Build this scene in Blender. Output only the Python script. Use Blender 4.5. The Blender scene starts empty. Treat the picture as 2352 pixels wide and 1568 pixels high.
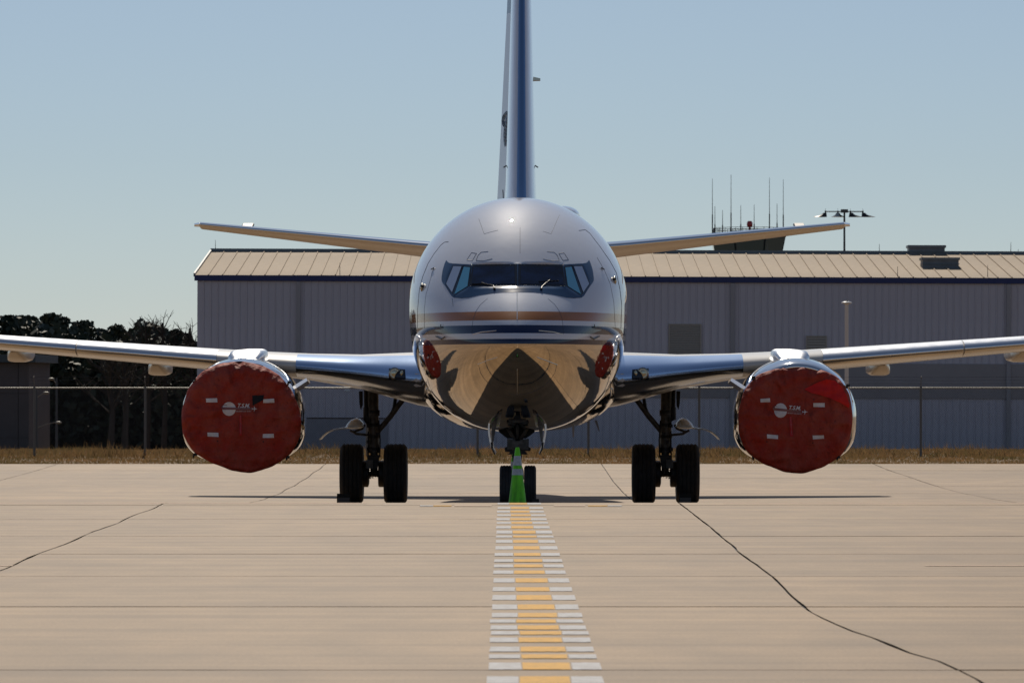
import bpy, math, random
import numpy as np
from mathutils import Vector, noise
random.seed(7); rng = np.random.default_rng(7)
R = math.radians
S = bpy.context.scene
COL = S.collection

# ------------------------------------------------------------------ camera, sky, sun, exposure
CZ = 2.36            # camera height in world metres
F = 10250.0          # focal length in units of a 2352 px wide frame
cam = bpy.data.cameras.new('camera'); camo = bpy.data.objects.new('camera', cam); COL.objects.link(camo)
camo.location = (0, 0, CZ); camo.rotation_euler = (R(90), 0, 0)
cam.sensor_width = 36; cam.lens = 36*F/2352; cam.shift_y = 96/2352
cam.clip_start = 0.5; cam.clip_end = 9000
cam.dof.use_dof = True; cam.dof.focus_distance = 79; cam.dof.aperture_fstop = 8.0
S.camera = camo
SUN_EL, SUN_AZ = 41.0, -3.0        # azimuth from +Y, negative = to the left
W = bpy.data.worlds.new('World'); S.world = W; W.use_nodes = True
nt = W.node_tree; bg = nt.nodes['Background']
sky = nt.nodes.new('ShaderNodeTexSky'); sky.sky_type = 'NISHITA'; sky.sun_disc = False
sky.sun_elevation = R(SUN_EL); sky.sun_rotation = R(SUN_AZ); sky.altitude = 100
sky.air_density = 0.8; sky.dust_density = 0.35; sky.ozone_density = 2.5
wb = nt.nodes.new('ShaderNodeMix'); wb.data_type = 'RGBA'; wb.blend_type = 'MULTIPLY'; wb.inputs[0].default_value = 1.0
wb.inputs[7].default_value = (0.86, 0.97, 1.08, 1)      # cool white balance of the photograph
hs = nt.nodes.new('ShaderNodeHueSaturation'); hs.inputs['Saturation'].default_value = 0.68
nt.links.new(sky.outputs[0], hs.inputs['Color']); nt.links.new(hs.outputs[0], wb.inputs[6]); nt.links.new(wb.outputs[2], bg.inputs[0]); bg.inputs[1].default_value = 0.053
sl = bpy.data.lights.new('sun', 'SUN'); slo = bpy.data.objects.new('sun', sl); COL.objects.link(slo)
sl.energy = 3.2; sl.angle = R(0.5); sl.color = (1.0, 0.90, 0.76)
sd = Vector((math.sin(R(SUN_AZ))*math.cos(R(SUN_EL)), math.cos(R(SUN_AZ))*math.cos(R(SUN_EL)), math.sin(R(SUN_EL))))
slo.rotation_euler = sd.to_track_quat('Z', 'Y').to_euler(); slo.location = (0, 60, 80)
S.view_settings.view_transform = 'Standard'; S.view_settings.look = 'None'
S.view_settings.exposure = 0.0; S.view_settings.gamma = 1.0

# ------------------------------------------------------------------ materials
def mat(name, col, rough=0.6, metal=0.0, ior=1.5, coat=0.0, var=0.0, vscale=3.0, bump=0.0, bscale=20.0, col2=None,
        stretch=(1, 1, 1), coords='Object', trans=0.0, sheen=0.0, rvar=0.0):
    m = bpy.data.materials.new(name); m.use_nodes = True
    n = m.node_tree.nodes; l = m.node_tree.links; p = n['Principled BSDF']
    p.inputs['Base Color'].default_value = (*col, 1); p.inputs['Roughness'].default_value = rough
    p.inputs['Metallic'].default_value = metal; p.inputs['IOR'].default_value = ior
    if coat:
        p.inputs['Coat Weight'].default_value = coat; p.inputs['Coat Roughness'].default_value = 0.02
    if sheen: p.inputs['Sheen Weight'].default_value = sheen
    if trans: p.inputs['Transmission Weight'].default_value = trans
    if var or bump or rvar:
        tc = n.new('ShaderNodeTexCoord'); mp = n.new('ShaderNodeMapping'); mp.inputs['Scale'].default_value = stretch
        l.new(tc.outputs[coords], mp.inputs[0])
    if var or rvar:
        t = n.new('ShaderNodeTexNoise'); t.inputs['Scale'].default_value = vscale; t.inputs['Detail'].default_value = 6
        t.inputs['Roughness'].default_value = 0.65
        l.new(mp.outputs[0], t.inputs['Vector'])
        if var:
            r = n.new('ShaderNodeValToRGB'); c2 = col2 or tuple(c*(1-var) for c in col); c1 = tuple(min(1, c*(1+var)) for c in col)
            r.color_ramp.elements[0].position = 0.32; r.color_ramp.elements[1].position = 0.68
            r.color_ramp.elements[0].color = (*c2, 1); r.color_ramp.elements[1].color = (*c1, 1)
            l.new(t.outputs[0], r.inputs[0]); l.new(r.outputs[0], p.inputs['Base Color'])
        if rvar:
            mr = n.new('ShaderNodeMapRange'); mr.inputs['To Min'].default_value = rough-rvar; mr.inputs['To Max'].default_value = rough+rvar
            l.new(t.outputs[0], mr.inputs[0]); l.new(mr.outputs[0], p.inputs['Roughness'])
    if bump:
        t2 = n.new('ShaderNodeTexNoise'); t2.inputs['Scale'].default_value = bscale; t2.inputs['Detail'].default_value = 5
        l.new(mp.outputs[0], t2.inputs['Vector'])
        b = n.new('ShaderNodeBump'); b.inputs['Strength'].default_value = bump; b.inputs['Distance'].default_value = 0.02 if bump < 1 else 0.10
        l.new(t2.outputs[0], b.inputs['Height']); l.new(b.outputs[0], p.inputs['Normal'])
    return m

def zramp(m, lo, hi, stops, sock, axis='Z', const=True):
    n = m.node_tree.nodes; l = m.node_tree.links; p = n['Principled BSDF']
    tc = n.new('ShaderNodeTexCoord'); sx = n.new('ShaderNodeSeparateXYZ'); l.new(tc.outputs['Object'], sx.inputs[0])
    mr = n.new('ShaderNodeMapRange'); mr.inputs['From Min'].default_value = lo; mr.inputs['From Max'].default_value = hi
    l.new(sx.outputs[axis], mr.inputs[0])
    r = n.new('ShaderNodeValToRGB'); r.color_ramp.interpolation = 'CONSTANT' if const else 'LINEAR'
    e = r.color_ramp.elements
    while len(e) > 1: e.remove(e[-1])
    for k, (z, c) in enumerate(stops):
        pos = min(1, max(0, (z-lo)/(hi-lo)))
        el = e[0] if k == 0 else e.new(pos)
        el.position = pos; el.color = (*c, 1) if len(c) == 3 else c
    l.new(mr.outputs[0], r.inputs[0]); l.new(r.outputs[0], p.inputs[sock])
    return r

WHITE = (0.71, 0.745, 0.835); NAVY = (0.006, 0.018, 0.075); BROWN = (0.40, 0.14, 0.028)
M = {}
m = mat('fuselage_paint', WHITE, 0.28, 0, 1.5, 1.0); m.node_tree.nodes['Principled BSDF'].inputs['Coat Roughness'].default_value = .008; M['fuselage'] = m
zramp(m, 2.9, 3.7, [(2.9, (.74, .68, .60)), (2.985, NAVY), (3.066, WHITE), (3.158, NAVY), (3.288, WHITE), (3.368, BROWN), (3.512, WHITE)], 'Base Color')  # lowest stop: warmth of the ground reflection put into the mirror colour
zramp(m, 2.9, 3.7, [(2.9, (.025,)*3), (2.985, (.47,)*3)], 'Roughness')
m.node_tree.nodes['Principled BSDF'].inputs['Specular IOR Level'].default_value = .5
zramp(m, 2.9, 3.7, [(2.9, (.5,)*3), (2.985, (.02,)*3)], 'Specular IOR Level')
zramp(m, 2.9, 3.7, [(2.9, (1,)*3), (2.985, (.0,)*3), (3.368, (.0,)*3), (3.512, (.0,)*3)], 'Metallic')
n_ = m.node_tree.nodes; l_ = m.node_tree.links
def ripple(m, strength):                     # slight oil-canning of the thin skin
    n = m.node_tree.nodes; l = m.node_tree.links; tc = n.new('ShaderNodeTexCoord'); t = n.new('ShaderNodeTexNoise')
    t.inputs['Scale'].default_value = 3.2; t.inputs['Detail'].default_value = 3; l.new(tc.outputs['Object'], t.inputs['Vector'])
    b = n.new('ShaderNodeBump'); b.inputs['Strength'].default_value = strength; b.inputs['Distance'].default_value = .02
    l.new(t.outputs[0], b.inputs['Height']); l.new(b.outputs[0], n['Principled BSDF'].inputs['Normal'])
ripple(m, .16)
M['fin_edge'] = mat('fin_edge_metal', (0.30, 0.46, 0.68), 0.10, 1.0)  # metal tinted blue to paint in the mirrored sky
M['belly'] = mat('ground_tinted_gloss', (0.70, 0.65, 0.57), 0.03, 1.0)  # warm mirror colour carries the tan of the reflected ground
ripple(M['belly'], .2)
M['white'] = mat('white_gloss_paint', WHITE, 0.12, 0, 1.6, 1.0, var=0.04, vscale=1.5)
M['tailpaint'] = mat('tailplane_paint', (0.74, 0.68, 0.60), 0.4, 0, 1.5, 0.2)
M['doorpaint'] = mat('gear_door_paint', (0.72, 0.80, 0.90), 0.3)
M['wing'] = mat('wing_grey_paint', (0.64, 0.61, 0.57), 0.3, 0, 1.5, 0.3, var=0.07, vscale=2.0)
M['metal'] = mat('polished_aluminium', (0.82, 0.83, 0.85), 0.25, 1.0, bump=0.05, bscale=6, rvar=0.05, vscale=5)
M['metal_root'] = mat('sky_tinted_root_metal', (0.56, 0.70, 0.92), 0.16, 1.0, bump=0.05, bscale=6)  # blue of the reflected sky mixed into the metal colour
M['chrome'] = mat('polished_lip', (0.85, 0.86, 0.88), 0.07, 1.0)
M['mask'] = mat('slate_blue_surround', (0.013, 0.055, 0.14), 0.14, 0, 1.5, 0.0)
M['glass'] = mat('windshield_glass', (0.006, 0.016, 0.055), 0.03, 0, 1.45, 0.0, var=0.6, vscale=3.5, col2=(0.002, 0.004, 0.014))
M['glass_side'] = mat('side_window_glass', (0.02, 0.30, 0.50), 0.03, 0, 2.0, 1.0)  # teal sky reflection put into the base colour
M['glass_rear'] = mat('rear_window_glass', (0.30, 0.38, 0.56), 0.05, 0, 2.0, 1.0)  # lavender base colour imitates the sky mirrored in the rear panes
M['frame'] = mat('window_frame', (0.008, 0.01, 0.02), 0.10)
M['seam'] = mat('panel_seam', (0.06, 0.07, 0.10), 0.5)
M['strip'] = mat('lightning_strip', (0.8, 0.8, 0.78), 0.3, 1.0)
M['black'] = mat('black_rubber_part', (0.012, 0.012, 0.013), 0.5)
M['tyre'] = mat('tyre_rubber', (0.024, 0.026, 0.031), 0.75, var=0.35, vscale=6, bump=0.3, bscale=40)
M['gear'] = mat('gear_metal', (0.10, 0.10, 0.10), 0.45, 0.3, var=0.5, vscale=9, bump=0.2, bscale=30)
M['gear_dark'] = mat('greasy_gear_metal', (0.02, 0.02, 0.022), 0.5, 0.2, var=0.5, vscale=12)
M['lens'] = mat('lamp_lens', (0.55, 0.55, 0.42), 0.12, 0.6, 1.5, 1.0)
M['lens_rim'] = mat('lamp_rim', (0.5, 0.5, 0.45), 0.25, 1.0)
M['rivet'] = mat('rivet_steel', (0.10, 0.12, 0.16), 0.4, 0.5)
M['rudder'] = mat('rudder_paint', (0.62, 0.65, 0.70), 0.25, 0, 1.5, 0.6)
zramp(M['rudder'], 5, 13, [(5, (0.62, 0.64, 0.68)), (10.97, (0.05, 0.07, 0.10))], 'Base Color')
M['emblem'] = mat('emblem_slate', (0.045, 0.08, 0.13), 0.4)
M['emblem_light'] = mat('emblem_leaf', (0.30, 0.34, 0.42), 0.4)
M['antenna_red'] = mat('red_beacon', (0.5, 0.02, 0.02), 0.3, 0, 1.5, 0.5)
M['cover'] = mat('faded_red_cover_cloth', (0.26, 0.040, 0.022), 0.75, 0, 1.45, 0, var=0.22, vscale=2.2, bump=1.0, bscale=4.5, col2=(0.17, 0.020, 0.013))
def cloth(m, base, dust, dark):
    n = m.node_tree.nodes; l = m.node_tree.links; p = n['Principled BSDF']
    tc = n.new('ShaderNodeTexCoord')
    def nz(sc, lo, hi, st=(1, 1, 1)):
        mp = n.new('ShaderNodeMapping'); mp.inputs['Scale'].default_value = st; l.new(tc.outputs['Object'], mp.inputs[0])
        t = n.new('ShaderNodeTexNoise'); t.inputs['Scale'].default_value = sc; t.inputs['Detail'].default_value = 7; t.inputs['Roughness'].default_value = .65; l.new(mp.outputs[0], t.inputs['Vector'])
        r = n.new('ShaderNodeMapRange'); r.inputs['From Min'].default_value = lo; r.inputs['From Max'].default_value = hi; l.new(t.outputs[0], r.inputs[0]); return r.outputs[0], t
    def mix(f, a, b):
        q = n.new('ShaderNodeMix'); q.data_type = 'RGBA'; l.new(f, q.inputs[0])
        if isinstance(a, tuple): q.inputs[6].default_value = (*a, 1)
        else: l.new(a, q.inputs[6])
        q.inputs[7].default_value = (*b, 1); return q.outputs[2]
    c = mix(nz(2.0, .35, .70)[0], base, dust); c = mix(nz(1.3, .52, .72, (1, 1, 1.3))[0], c, (base[0]*1.15, base[1]*.6, base[2]*.4))
    c = mix(nz(14, .60, .74)[0], c, dark); c = mix(nz(5, .56, .80, (1, 1, .4))[0], c, dark)
    l.new(c, p.inputs['Base Color'])
cloth(M['cover'], (0.37, 0.024, 0.010), (0.40, 0.085, 0.055), (0.13, 0.014, 0.010))
M['cover_sunlit'] = mat('sunlit_red_cloth', (0.72, 0.012, 0.01), 0.7, var=0.15, bump=0.7, bscale=8)  # brighter red stands in for sun shining through the cover cloth
M['coverprint'] = mat('cover_white_print', (0.80, 0.77, 0.78), 0.7, var=0.12, vscale=12)
M['coverband'] = mat('cover_band_print', (0.30, 0.13, 0.12), 0.7)
M['ribbon'] = mat('streamer_red', (0.55, 0.010, 0.02), 0.6)
M['ribbon_text'] = mat('streamer_lettering', (0.50, 0.20, 0.20), 0.6)
M['patch'] = mat('black_patch', (0.004, 0.004, 0.005), 0.7)
M['buckle'] = mat('strap_black', (0.01, 0.01, 0.012), 0.6)
M['green'] = mat('lime_cone_plastic', (0.16, 0.72, 0.012), 0.5, var=0.38, vscale=14, stretch=(1, 1, .15), bump=0.1)
M['coneband'] = mat('reflective_band', (0.50, 0.54, 0.58), 0.35, var=0.2, vscale=20)
M['chock'] = mat('rubber_chock', (0.02, 0.02, 0.02), 0.8)
M['chocktape'] = mat('chock_grey_face', (0.10, 0.10, 0.11), 0.7)
M['wallpanel'] = mat('beige_wall_steel', (0.55, 0.53, 0.585), 0.5, var=0.13, vscale=.7, stretch=(1, 1, .3))
M['wallband'] = mat('dark_wall_band', (0.30, 0.28, 0.29), 0.45, var=0.08, vscale=.7)
M['walldoor'] = mat('grey_door', (0.26, 0.26, 0.30), 0.4, var=0.05)
M['roof'] = mat('tan_roof_steel', (0.385, 0.29, 0.19), 0.8, var=0.13, vscale=.9, stretch=(1, .35, 1), bump=.15, bscale=2)
M['ridge'] = mat('ridge_cap_slate', (0.13, 0.17, 0.20), 0.5)
M['fascia'] = mat('navy_fascia', (0.008, 0.02, 0.12), 0.45)
M['downspout'] = mat('downspout', (0.33, 0.32, 0.34), 0.5)
M['louver'] = mat('louver_tan', (0.42, 0.38, 0.33), 0.6)
M['vent'] = mat('roof_vent_steel', (0.16, 0.18, 0.20), 0.5, var=.15)
M['grass_ground'] = mat('dry_grass_soil', (0.20, 0.125, 0.06), 0.95, var=0.3, vscale=1.2, col2=(0.13, 0.085, 0.04), bump=.5, bscale=10)
M['blade'] = mat('dry_grass_blades', (0.27, 0.150, 0.068), 0.9, var=0.2, vscale=.5, col2=(0.12, 0.105, 0.045))
_n = M['blade'].node_tree.nodes; _l = M['blade'].node_tree.links; _p = _n['Principled BSDF']
_t = _n.new('ShaderNodeBsdfTranslucent'); _mx = _n.new('ShaderNodeMixShader'); _mx.inputs[0].default_value = .45
_l.new(_p.inputs['Base Color'].links[0].from_socket, _t.inputs[0]); _l.new(_p.outputs[0], _mx.inputs[1]); _l.new(_t.outputs[0], _mx.inputs[2])
_l.new(_mx.outputs[0], _n['Material Output'].inputs[0]); _p.inputs['Specular IOR Level'].default_value = .1
M['leaf'] = mat('dark_evergreen_leaf', (0.030, 0.042, 0.024), 0.7, var=0.45, vscale=.25)
M['leaf2'] = mat('brown_olive_leaf', (0.060, 0.052, 0.032), 0.7, var=0.4, vscale=.25)
M['bark'] = mat('dark_bark', (0.045, 0.038, 0.032), 0.9, var=0.3)
M['galv'] = mat('galvanised_steel', (0.26, 0.25, 0.22), 0.55, 0.4)
M['wire'] = mat('fence_wire', (0.07, 0.07, 0.075), 0.5, 0.4)
M['post'] = mat('fence_post_steel', (0.15, 0.14, 0.13), 0.6, 0.2)
M['block'] = mat('grey_block_wall', (0.10, 0.088, 0.088), 0.8, var=.12, vscale=1)
M['cab'] = mat('control_cab_dark', (0.03, 0.05, 0.06), 0.4)
M['cabglass'] = mat('cab_teal_glass', (0.03, 0.085, 0.10), 0.06, 0, 1.7)
M['tower'] = mat('tower_concrete', (0.4, 0.38, 0.35), 0.8)
M['mast'] = mat('mast_steel', (0.07, 0.075, 0.08), 0.5, .3)
M['polelight'] = mat('cream_pole_paint', (0.75, 0.66, 0.58), 0.5)
M['whitecap'] = mat('white_lamp_cap', (0.75, 0.77, 0.8), 0.4)
M['lampshade'] = mat('flood_lamp_shade', (0.025, 0.025, 0.03), 0.4)
M['lampglint'] = mat('glinting_lamp_shade', (0.8, 0.75, 0.6), 0.15, 1.0)  # pale metal on a single shade paints in its glint
M['yellow'] = mat('yellow_road_paint', (0.85, 0.43, 0.02), 0.8, var=0.10, vscale=14, col2=(0.55, 0.30, 0.05))
M['whiteline'] = mat('white_road_paint', (0.60, 0.60, 0.61), 0.8, var=0.08, vscale=14, col2=(0.42, 0.40, 0.38))
M['faint'] = mat('worn_orange_paint', (0.52, 0.33, 0.20), 0.7, var=0.12, vscale=9)
M['filler'] = mat('joint_sealant', (0.045, 0.043, 0.045), 0.8)
def concrete(name, rand):
    m = bpy.data.materials.new(name); m.use_nodes = True
    n = m.node_tree.nodes; l = m.node_tree.links; p = n['Principled BSDF']
    tc = n.new('ShaderNodeTexCoord')
    def nz(scale, det, lo, hi, stretch=(1, 1, 1)):
        mp = n.new('ShaderNodeMapping'); mp.inputs['Scale'].default_value = stretch; l.new(tc.outputs['Object'], mp.inputs[0])
        t = n.new('ShaderNodeTexNoise'); t.inputs['Scale'].default_value = scale; t.inputs['Detail'].default_value = det
        t.inputs['Roughness'].default_value = .6; l.new(mp.outputs[0], t.inputs['Vector'])
        r = n.new('ShaderNodeMapRange'); r.inputs['From Min'].default_value = .3; r.inputs['From Max'].default_value = .7
        r.inputs['To Min'].default_value = lo; r.inputs['To Max'].default_value = hi; l.new(t.outputs[0], r.inputs[0]); return r.outputs[0]
    a = nz(.16, 6, .80, 1.16, (1, .5, 1)); b = nz(1.6, 7, .84, 1.12, (.8, .35, 1)); c = nz(45, 3, .78, 1.18)
    e = nz(1.1, 7, .72, 1.12, (.07, 1.8, 1))
    def mul(x, y):
        q = n.new('ShaderNodeMath'); q.operation = 'MULTIPLY'; l.new(x, q.inputs[0]); l.new(y, q.inputs[1]); return q.outputs[0]
    v = mul(mul(mul(a, b), c), e)
    if rand:
        oi = n.new('ShaderNodeObjectInfo'); rr = n.new('ShaderNodeMapRange'); rr.inputs['To Min'].default_value = .93; rr.inputs['To Max'].default_value = 1.06
        l.new(oi.outputs['Random'], rr.inputs[0]); v = mul(v, rr.outputs[0])
    mx = n.new('ShaderNodeVectorMath'); mx.operation = 'SCALE'; mx.inputs[0].default_value = (0.33, 0.213, 0.112)
    l.new(v, mx.inputs['Scale']); l.new(mx.outputs[0], p.inputs['Base Color'])
    p.inputs['Roughness'].default_value = .62; p.inputs['Specular IOR Level'].default_value = .15
    t2 = n.new('ShaderNodeTexNoise'); t2.inputs['Scale'].default_value = 60; t2.inputs['Detail'].default_value = 3; l.new(tc.outputs['Object'], t2.inputs['Vector'])
    bp = n.new('ShaderNodeBump'); bp.inputs['Strength'].default_value = .25; bp.inputs['Distance'].default_value = .01
    l.new(t2.outputs[0], bp.inputs['Height']); l.new(bp.outputs[0], p.inputs['Normal'])
    return m
M['concrete'] = concrete('apron_concrete', True); M['concrete2'] = concrete('outer_concrete', False)

# ------------------------------------------------------------------ mesh helpers
class MB:
    def __init__(s): s.v = []; s.f = []
    def add(s, vs, fs):
        b = len(s.v); s.v += [tuple(map(float, q)) for q in vs]; s.f += [tuple(b+i for i in q) for q in fs]; return s
    def box(s, x0, x1, y0, y1, z0, z1):
        return s.add([(x0,y0,z0),(x1,y0,z0),(x1,y1,z0),(x0,y1,z0),(x0,y0,z1),(x1,y0,z1),(x1,y1,z1),(x0,y1,z1)],
                     [(0,3,2,1),(4,5,6,7),(0,1,5,4),(1,2,6,5),(2,3,7,6),(3,0,4,7)])
    def loft(s, rings, closed=True, cap0=True, cap1=True):
        b = len(s.v); n = len(rings[0])
        for r in rings: s.v += [tuple(map(float, q)) for q in r]
        for i in range(len(rings)-1):
            for j in range(n if closed else n-1):
                k = (j+1) % n
                s.f.append((b+i*n+j, b+i*n+k, b+(i+1)*n+k, b+(i+1)*n+j))
        if closed and cap0: s.f.append(tuple(b+j for j in range(n-1, -1, -1)))
        if closed and cap1: s.f.append(tuple(b+(len(rings)-1)*n+j for j in range(n)))
        return s
    def tube(s, pts, r, n=8, r2=None):
        pts = [Vector(p) for p in pts]; rings = []
        for i, p in enumerate(pts):
            a = pts[max(0, i-1)]; c = pts[min(len(pts)-1, i+1)]; d = (c-a).normalized()
            up = Vector((0, 0, 1)) if abs(d.z) < .9 else Vector((1, 0, 0))
            e = d.cross(up).normalized(); g = d.cross(e)
            rr = r if r2 is None else r+(r2-r)*i/(len(pts)-1)
            rings.append([p+e*math.cos(2*math.pi*k/n)*rr+g*math.sin(2*math.pi*k/n)*rr for k in range(n)])
        return s.loft(rings)
    def lathe(s, prof, c, axis='z', n=24):
        rings = []
        for (r, h) in prof:
            ring = []
            for k in range(n):
                a = 2*math.pi*k/n; p, q = r*math.cos(a), r*math.sin(a)
                ring.append({'z': (c[0]+p, c[1]+q, c[2]+h), 'x': (c[0]+h, c[1]+p, c[2]+q), 'y': (c[0]+p, c[1]+h, c[2]+q)}[axis])
            rings.append(ring)
        return s.loft(rings)
    def ellipsoid(s, c, r, n=16, m=10):
        rings = []
        for i in range(m+1):
            a = math.pi*(i/m)*.998+.001
            rings.append([(c[0]+r[0]*math.sin(a)*math.cos(2*math.pi*k/n), c[1]+r[1]*math.sin(a)*math.sin(2*math.pi*k/n), c[2]+r[2]*math.cos(a)) for k in range(n)])
        return s.loft(rings)
    def prism(s, poly, y0, y1):
        """poly of (x,z) extruded from y0 to y1"""
        n = len(poly)
        return s.add([(x, y0, z) for x, z in poly]+[(x, y1, z) for x, z in poly],
                     [tuple(range(n)), tuple(range(2*n-1, n-1, -1))]+[(i, i+n, (i+1) % n+n, (i+1) % n) for i in range(n)])
    def mesh(s, name, smooth=40):
        me = bpy.data.meshes.new(name); me.from_pydata(s.v, [], s.f); me.validate()
        import bmesh
        b = bmesh.new(); b.from_mesh(me); bmesh.ops.recalc_face_normals(b, faces=b.faces); b.to_mesh(me); b.free()
        if smooth:
            me.polygons.foreach_set('use_smooth', [True]*len(me.polygons)); me.set_sharp_from_angle(angle=R(smooth))
        return me
    def obj(s, name, m, parent=None, smooth=40):
        if parent is not None and parent.parent is None and parent.type == 'EMPTY':
            pass
        o = bpy.data.objects.new(name, s.mesh(name, smooth)); o.data.materials.append(M[m] if isinstance(m, str) else m)
        COL.objects.link(o)
        if parent is not None: o.parent = parent
        return o
def off(mb, L):                       # world coordinates -> coordinates of a thing based at L
    mb.v = [(x-L[0], y-L[1], z-L[2]) for x, y, z in mb.v]; return mb
def thing(name, label, cat, loc, group=None, rz=0):
    o = bpy.data.objects.new(name, None); COL.objects.link(o); o.location = loc; o.rotation_euler = (0, 0, rz)
    o.empty_display_size = .3
    o['label'] = label; o['category'] = cat
    if group: o['group'] = group
    return o
def tag(o, label, cat, group=None, kind=None):
    o['label'] = label; o['category'] = cat
    if group: o['group'] = group
    if kind: o['kind'] = kind
    return o
def link(name, me, m, parent=None, loc=(0, 0, 0)):
    o = bpy.data.objects.new(name, me)
    if not me.materials: me.materials.append(M[m])
    COL.objects.link(o); o.location = loc
    if parent is not None: o.parent = parent
    return o
def W2(px, py, d):                    # photo pixel (2352 frame) at distance d -> world
    return ((px-1176)*d/F, d, CZ+(880-py)*d/F)
def quads(P, N_size, name, m, spread=None):
    """P: Nx3 centres; leaf-sized quads, random orientation"""
    n = len(P); a = rng.normal(size=(n, 3)); a /= np.linalg.norm(a, axis=1)[:, None]
    b = rng.normal(size=(n, 3)); b -= (a*b).sum(1)[:, None]*a; b /= np.linalg.norm(b, axis=1)[:, None]
    s = (N_size*(.6+.8*rng.random(n)))[:, None]
    V = np.stack([P-a*s-b*s*.6, P+a*s-b*s*.6, P+a*s*.8+b*s*.6, P-a*s*.8+b*s*.6], 1).reshape(-1, 3)
    me = bpy.data.meshes.new(name)
    me.vertices.add(4*n); me.vertices.foreach_set('co', V.ravel().astype(np.float32))
    me.loops.add(4*n); me.loops.foreach_set('vertex_index', np.arange(4*n, dtype=np.int32))
    me.polygons.add(n); me.polygons.foreach_set('loop_start', np.arange(0, 4*n, 4, dtype=np.int32))
    me.update(); me.materials.append(M[m])
    return me

# ------------------------------------------------------------------ ground
GY = [-5000, -2, 67.6, 68.3, 70.5, 75, 81, 87.6, 94, 100, 110, 125, 137, 146, 151, 165, 185, 215, 260, 450, 900, 5000]
GZ = [.55, .55, .55, .535, .44, .285, .14, .0, -.075, -.10, -.065, .105, .155, .19, .16, -.2, -.6, -1.2, -2.2, -6, -12, -30]
def gz(y): return float(np.interp(y, GY, GZ))
def setting(o, kind='structure', label=None):
    o['kind'] = kind
    if label: o['label'] = label
    return o
xs = [-5000, -1500, -600, -200, -100, -60, 0, 60, 100, 200, 600, 1500, 5000]
ys = sorted(set([-5000, -2000, -700, -300, -150, -60]+[y for y in GY if -5000 < y]+list(range(126, 152, 3))))
g = MB()
for y in ys:
    for x in xs: g.v.append((x, y, gz(y)-.05-(0.03 if y < 126 else 0)))
for j in range(len(ys)-1):
    for i in range(len(xs)-1):
        a = j*len(xs)+i; g.f.append((a, a+1, a+1+len(xs), a+len(xs)))
setting(g.obj('ground', 'grass_ground', None, 0))
# apron: joint filler sheet, outer concrete, slabs
apron = bpy.data.objects.new('apron', None); COL.objects.link(apron); setting(apron)
rows = [-38, -30, -22, -14, -6.5, 1, 8, 15, 21.5, 28.2, 36.2, 41.9, 47.4, 52.9, 59.6, 66.3, 73, 79.7, 86.4, 93, 99.7, 106, 112.5, 119, 125]
JD = [10, 27.8, 29, 30, 31.5, 32.7, 34.1, 35.5, 38.5, 41.8, 45.4, 47.9, 50, 52.9, 56.4, 61.5, 67.2, 80, 120]
JX = [2.86, 2.84, 2.795, 2.67, 2.59, 2.48, 2.41, 2.356, 2.39, 2.44, 2.44, 2.43, 2.46, 2.47, 2.50, 2.51, 2.53, 2.5, 2.5]
def joint(k, y):
    if k == 0: return float(np.interp(y, JD, JX))
    if k == -1: return float(np.interp(y, [20, 43.3, 68, 80], [-4.9, -4.97, -5.25, -5.2]))+.02*math.sin(y*.9)
    return 2.5+7.6*k+.03*math.sin(y*.4+k)
def strip(x0, x1, y0, y1, dz, step=2.0):
    mb = MB(); n = max(1, int(math.ceil((y1-y0)/step)))
    brk = sorted(set([y0+(y1-y0)*i/n for i in range(n+1)]+[q for q in (67.6, 68.3, 70.5) if y0 < q < y1]))
    rr = [[(x0, y, gz(y)+dz), (x1, y, gz(y)+dz)] for y in brk]
    return mb.loft(rr, closed=False)
setting(strip(joint(-6, 0)+.5, joint(5, 0)-.5, -37.9, 124.9, -.022).obj('joint_sealant', 'filler', apron, 0))
for (a, b, c, d) in ((-160, joint(-6, 0), -160, 125), (joint(5, 0), 160, -160, 125)):
    strip(a, b, c, d, -.004).obj('outer_concrete', 'concrete2', apron, 0)
strip(joint(-6, 0), joint(5, 0), -160, -38.1, -.004).obj('outer_concrete', 'concrete2', apron, 0)
for ri in range(len(rows)-1):
    for k in range(-6, 5):
        gp = lambda y: {52.9: .05, 36.2: .055, 41.9: .035, 28.2: .035, 66.3: .05, 47.4: .012}.get(y, .03)
        y0, y1 = rows[ri]+gp(rows[ri]), rows[ri+1]-gp(rows[ri+1])
        tilt0 = random.uniform(-.0015, .0015); tilt1 = random.uniform(-.0015, .0015)
        n = max(2, int((y1-y0)/.8))
        yy = sorted(set([y0+(y1-y0)*i/n for i in range(n+1)]+[q for q in (67.6, 68.3, 70.5) if y0 < q < y1]))
        rr = []
        for y in yy:
            t = (y-y0)/(y1-y0); e = tilt0*(1-t)+tilt1*t; xa = joint(k, y)+.012+.012*noise.noise((y*.7, k, 4)); xb = joint(k+1, y)-.012-.012*noise.noise((y*.7, k+1, 4))
            w1 = .004*math.sin(y*2.1+ri) if y in (yy[0], yy[-1]) else 0
            m_ = 16
            rr.append([(xa+(xb-xa)*i/m_, y+(.022*noise.noise((i*.45+k*16*.45, ri*3.3+(y == yy[0]), 1)) if y in (yy[0], yy[-1]) else 0), gz(y)+e) for i in range(m_+1)]); j_ = .014*noise.noise((y*3.1, k*5.0, 0)); rr[-1][0] = (rr[-1][0][0]+j_, *rr[-1][0][1:]); j_ = .014*noise.noise((y*3.1, (k+1)*5.0, 0)); rr[-1][-1] = (rr[-1][-1][0]+j_, *rr[-1][-1][1:])
        rr = [[(x, y, z-.03) for x, y, z in rr[0]]]+rr+[[(x, y, z-.03) for x, y, z in rr[-1]]]
        MB().loft(rr, closed=False).obj('concrete_slab', 'concrete', apron, 25)
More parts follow.
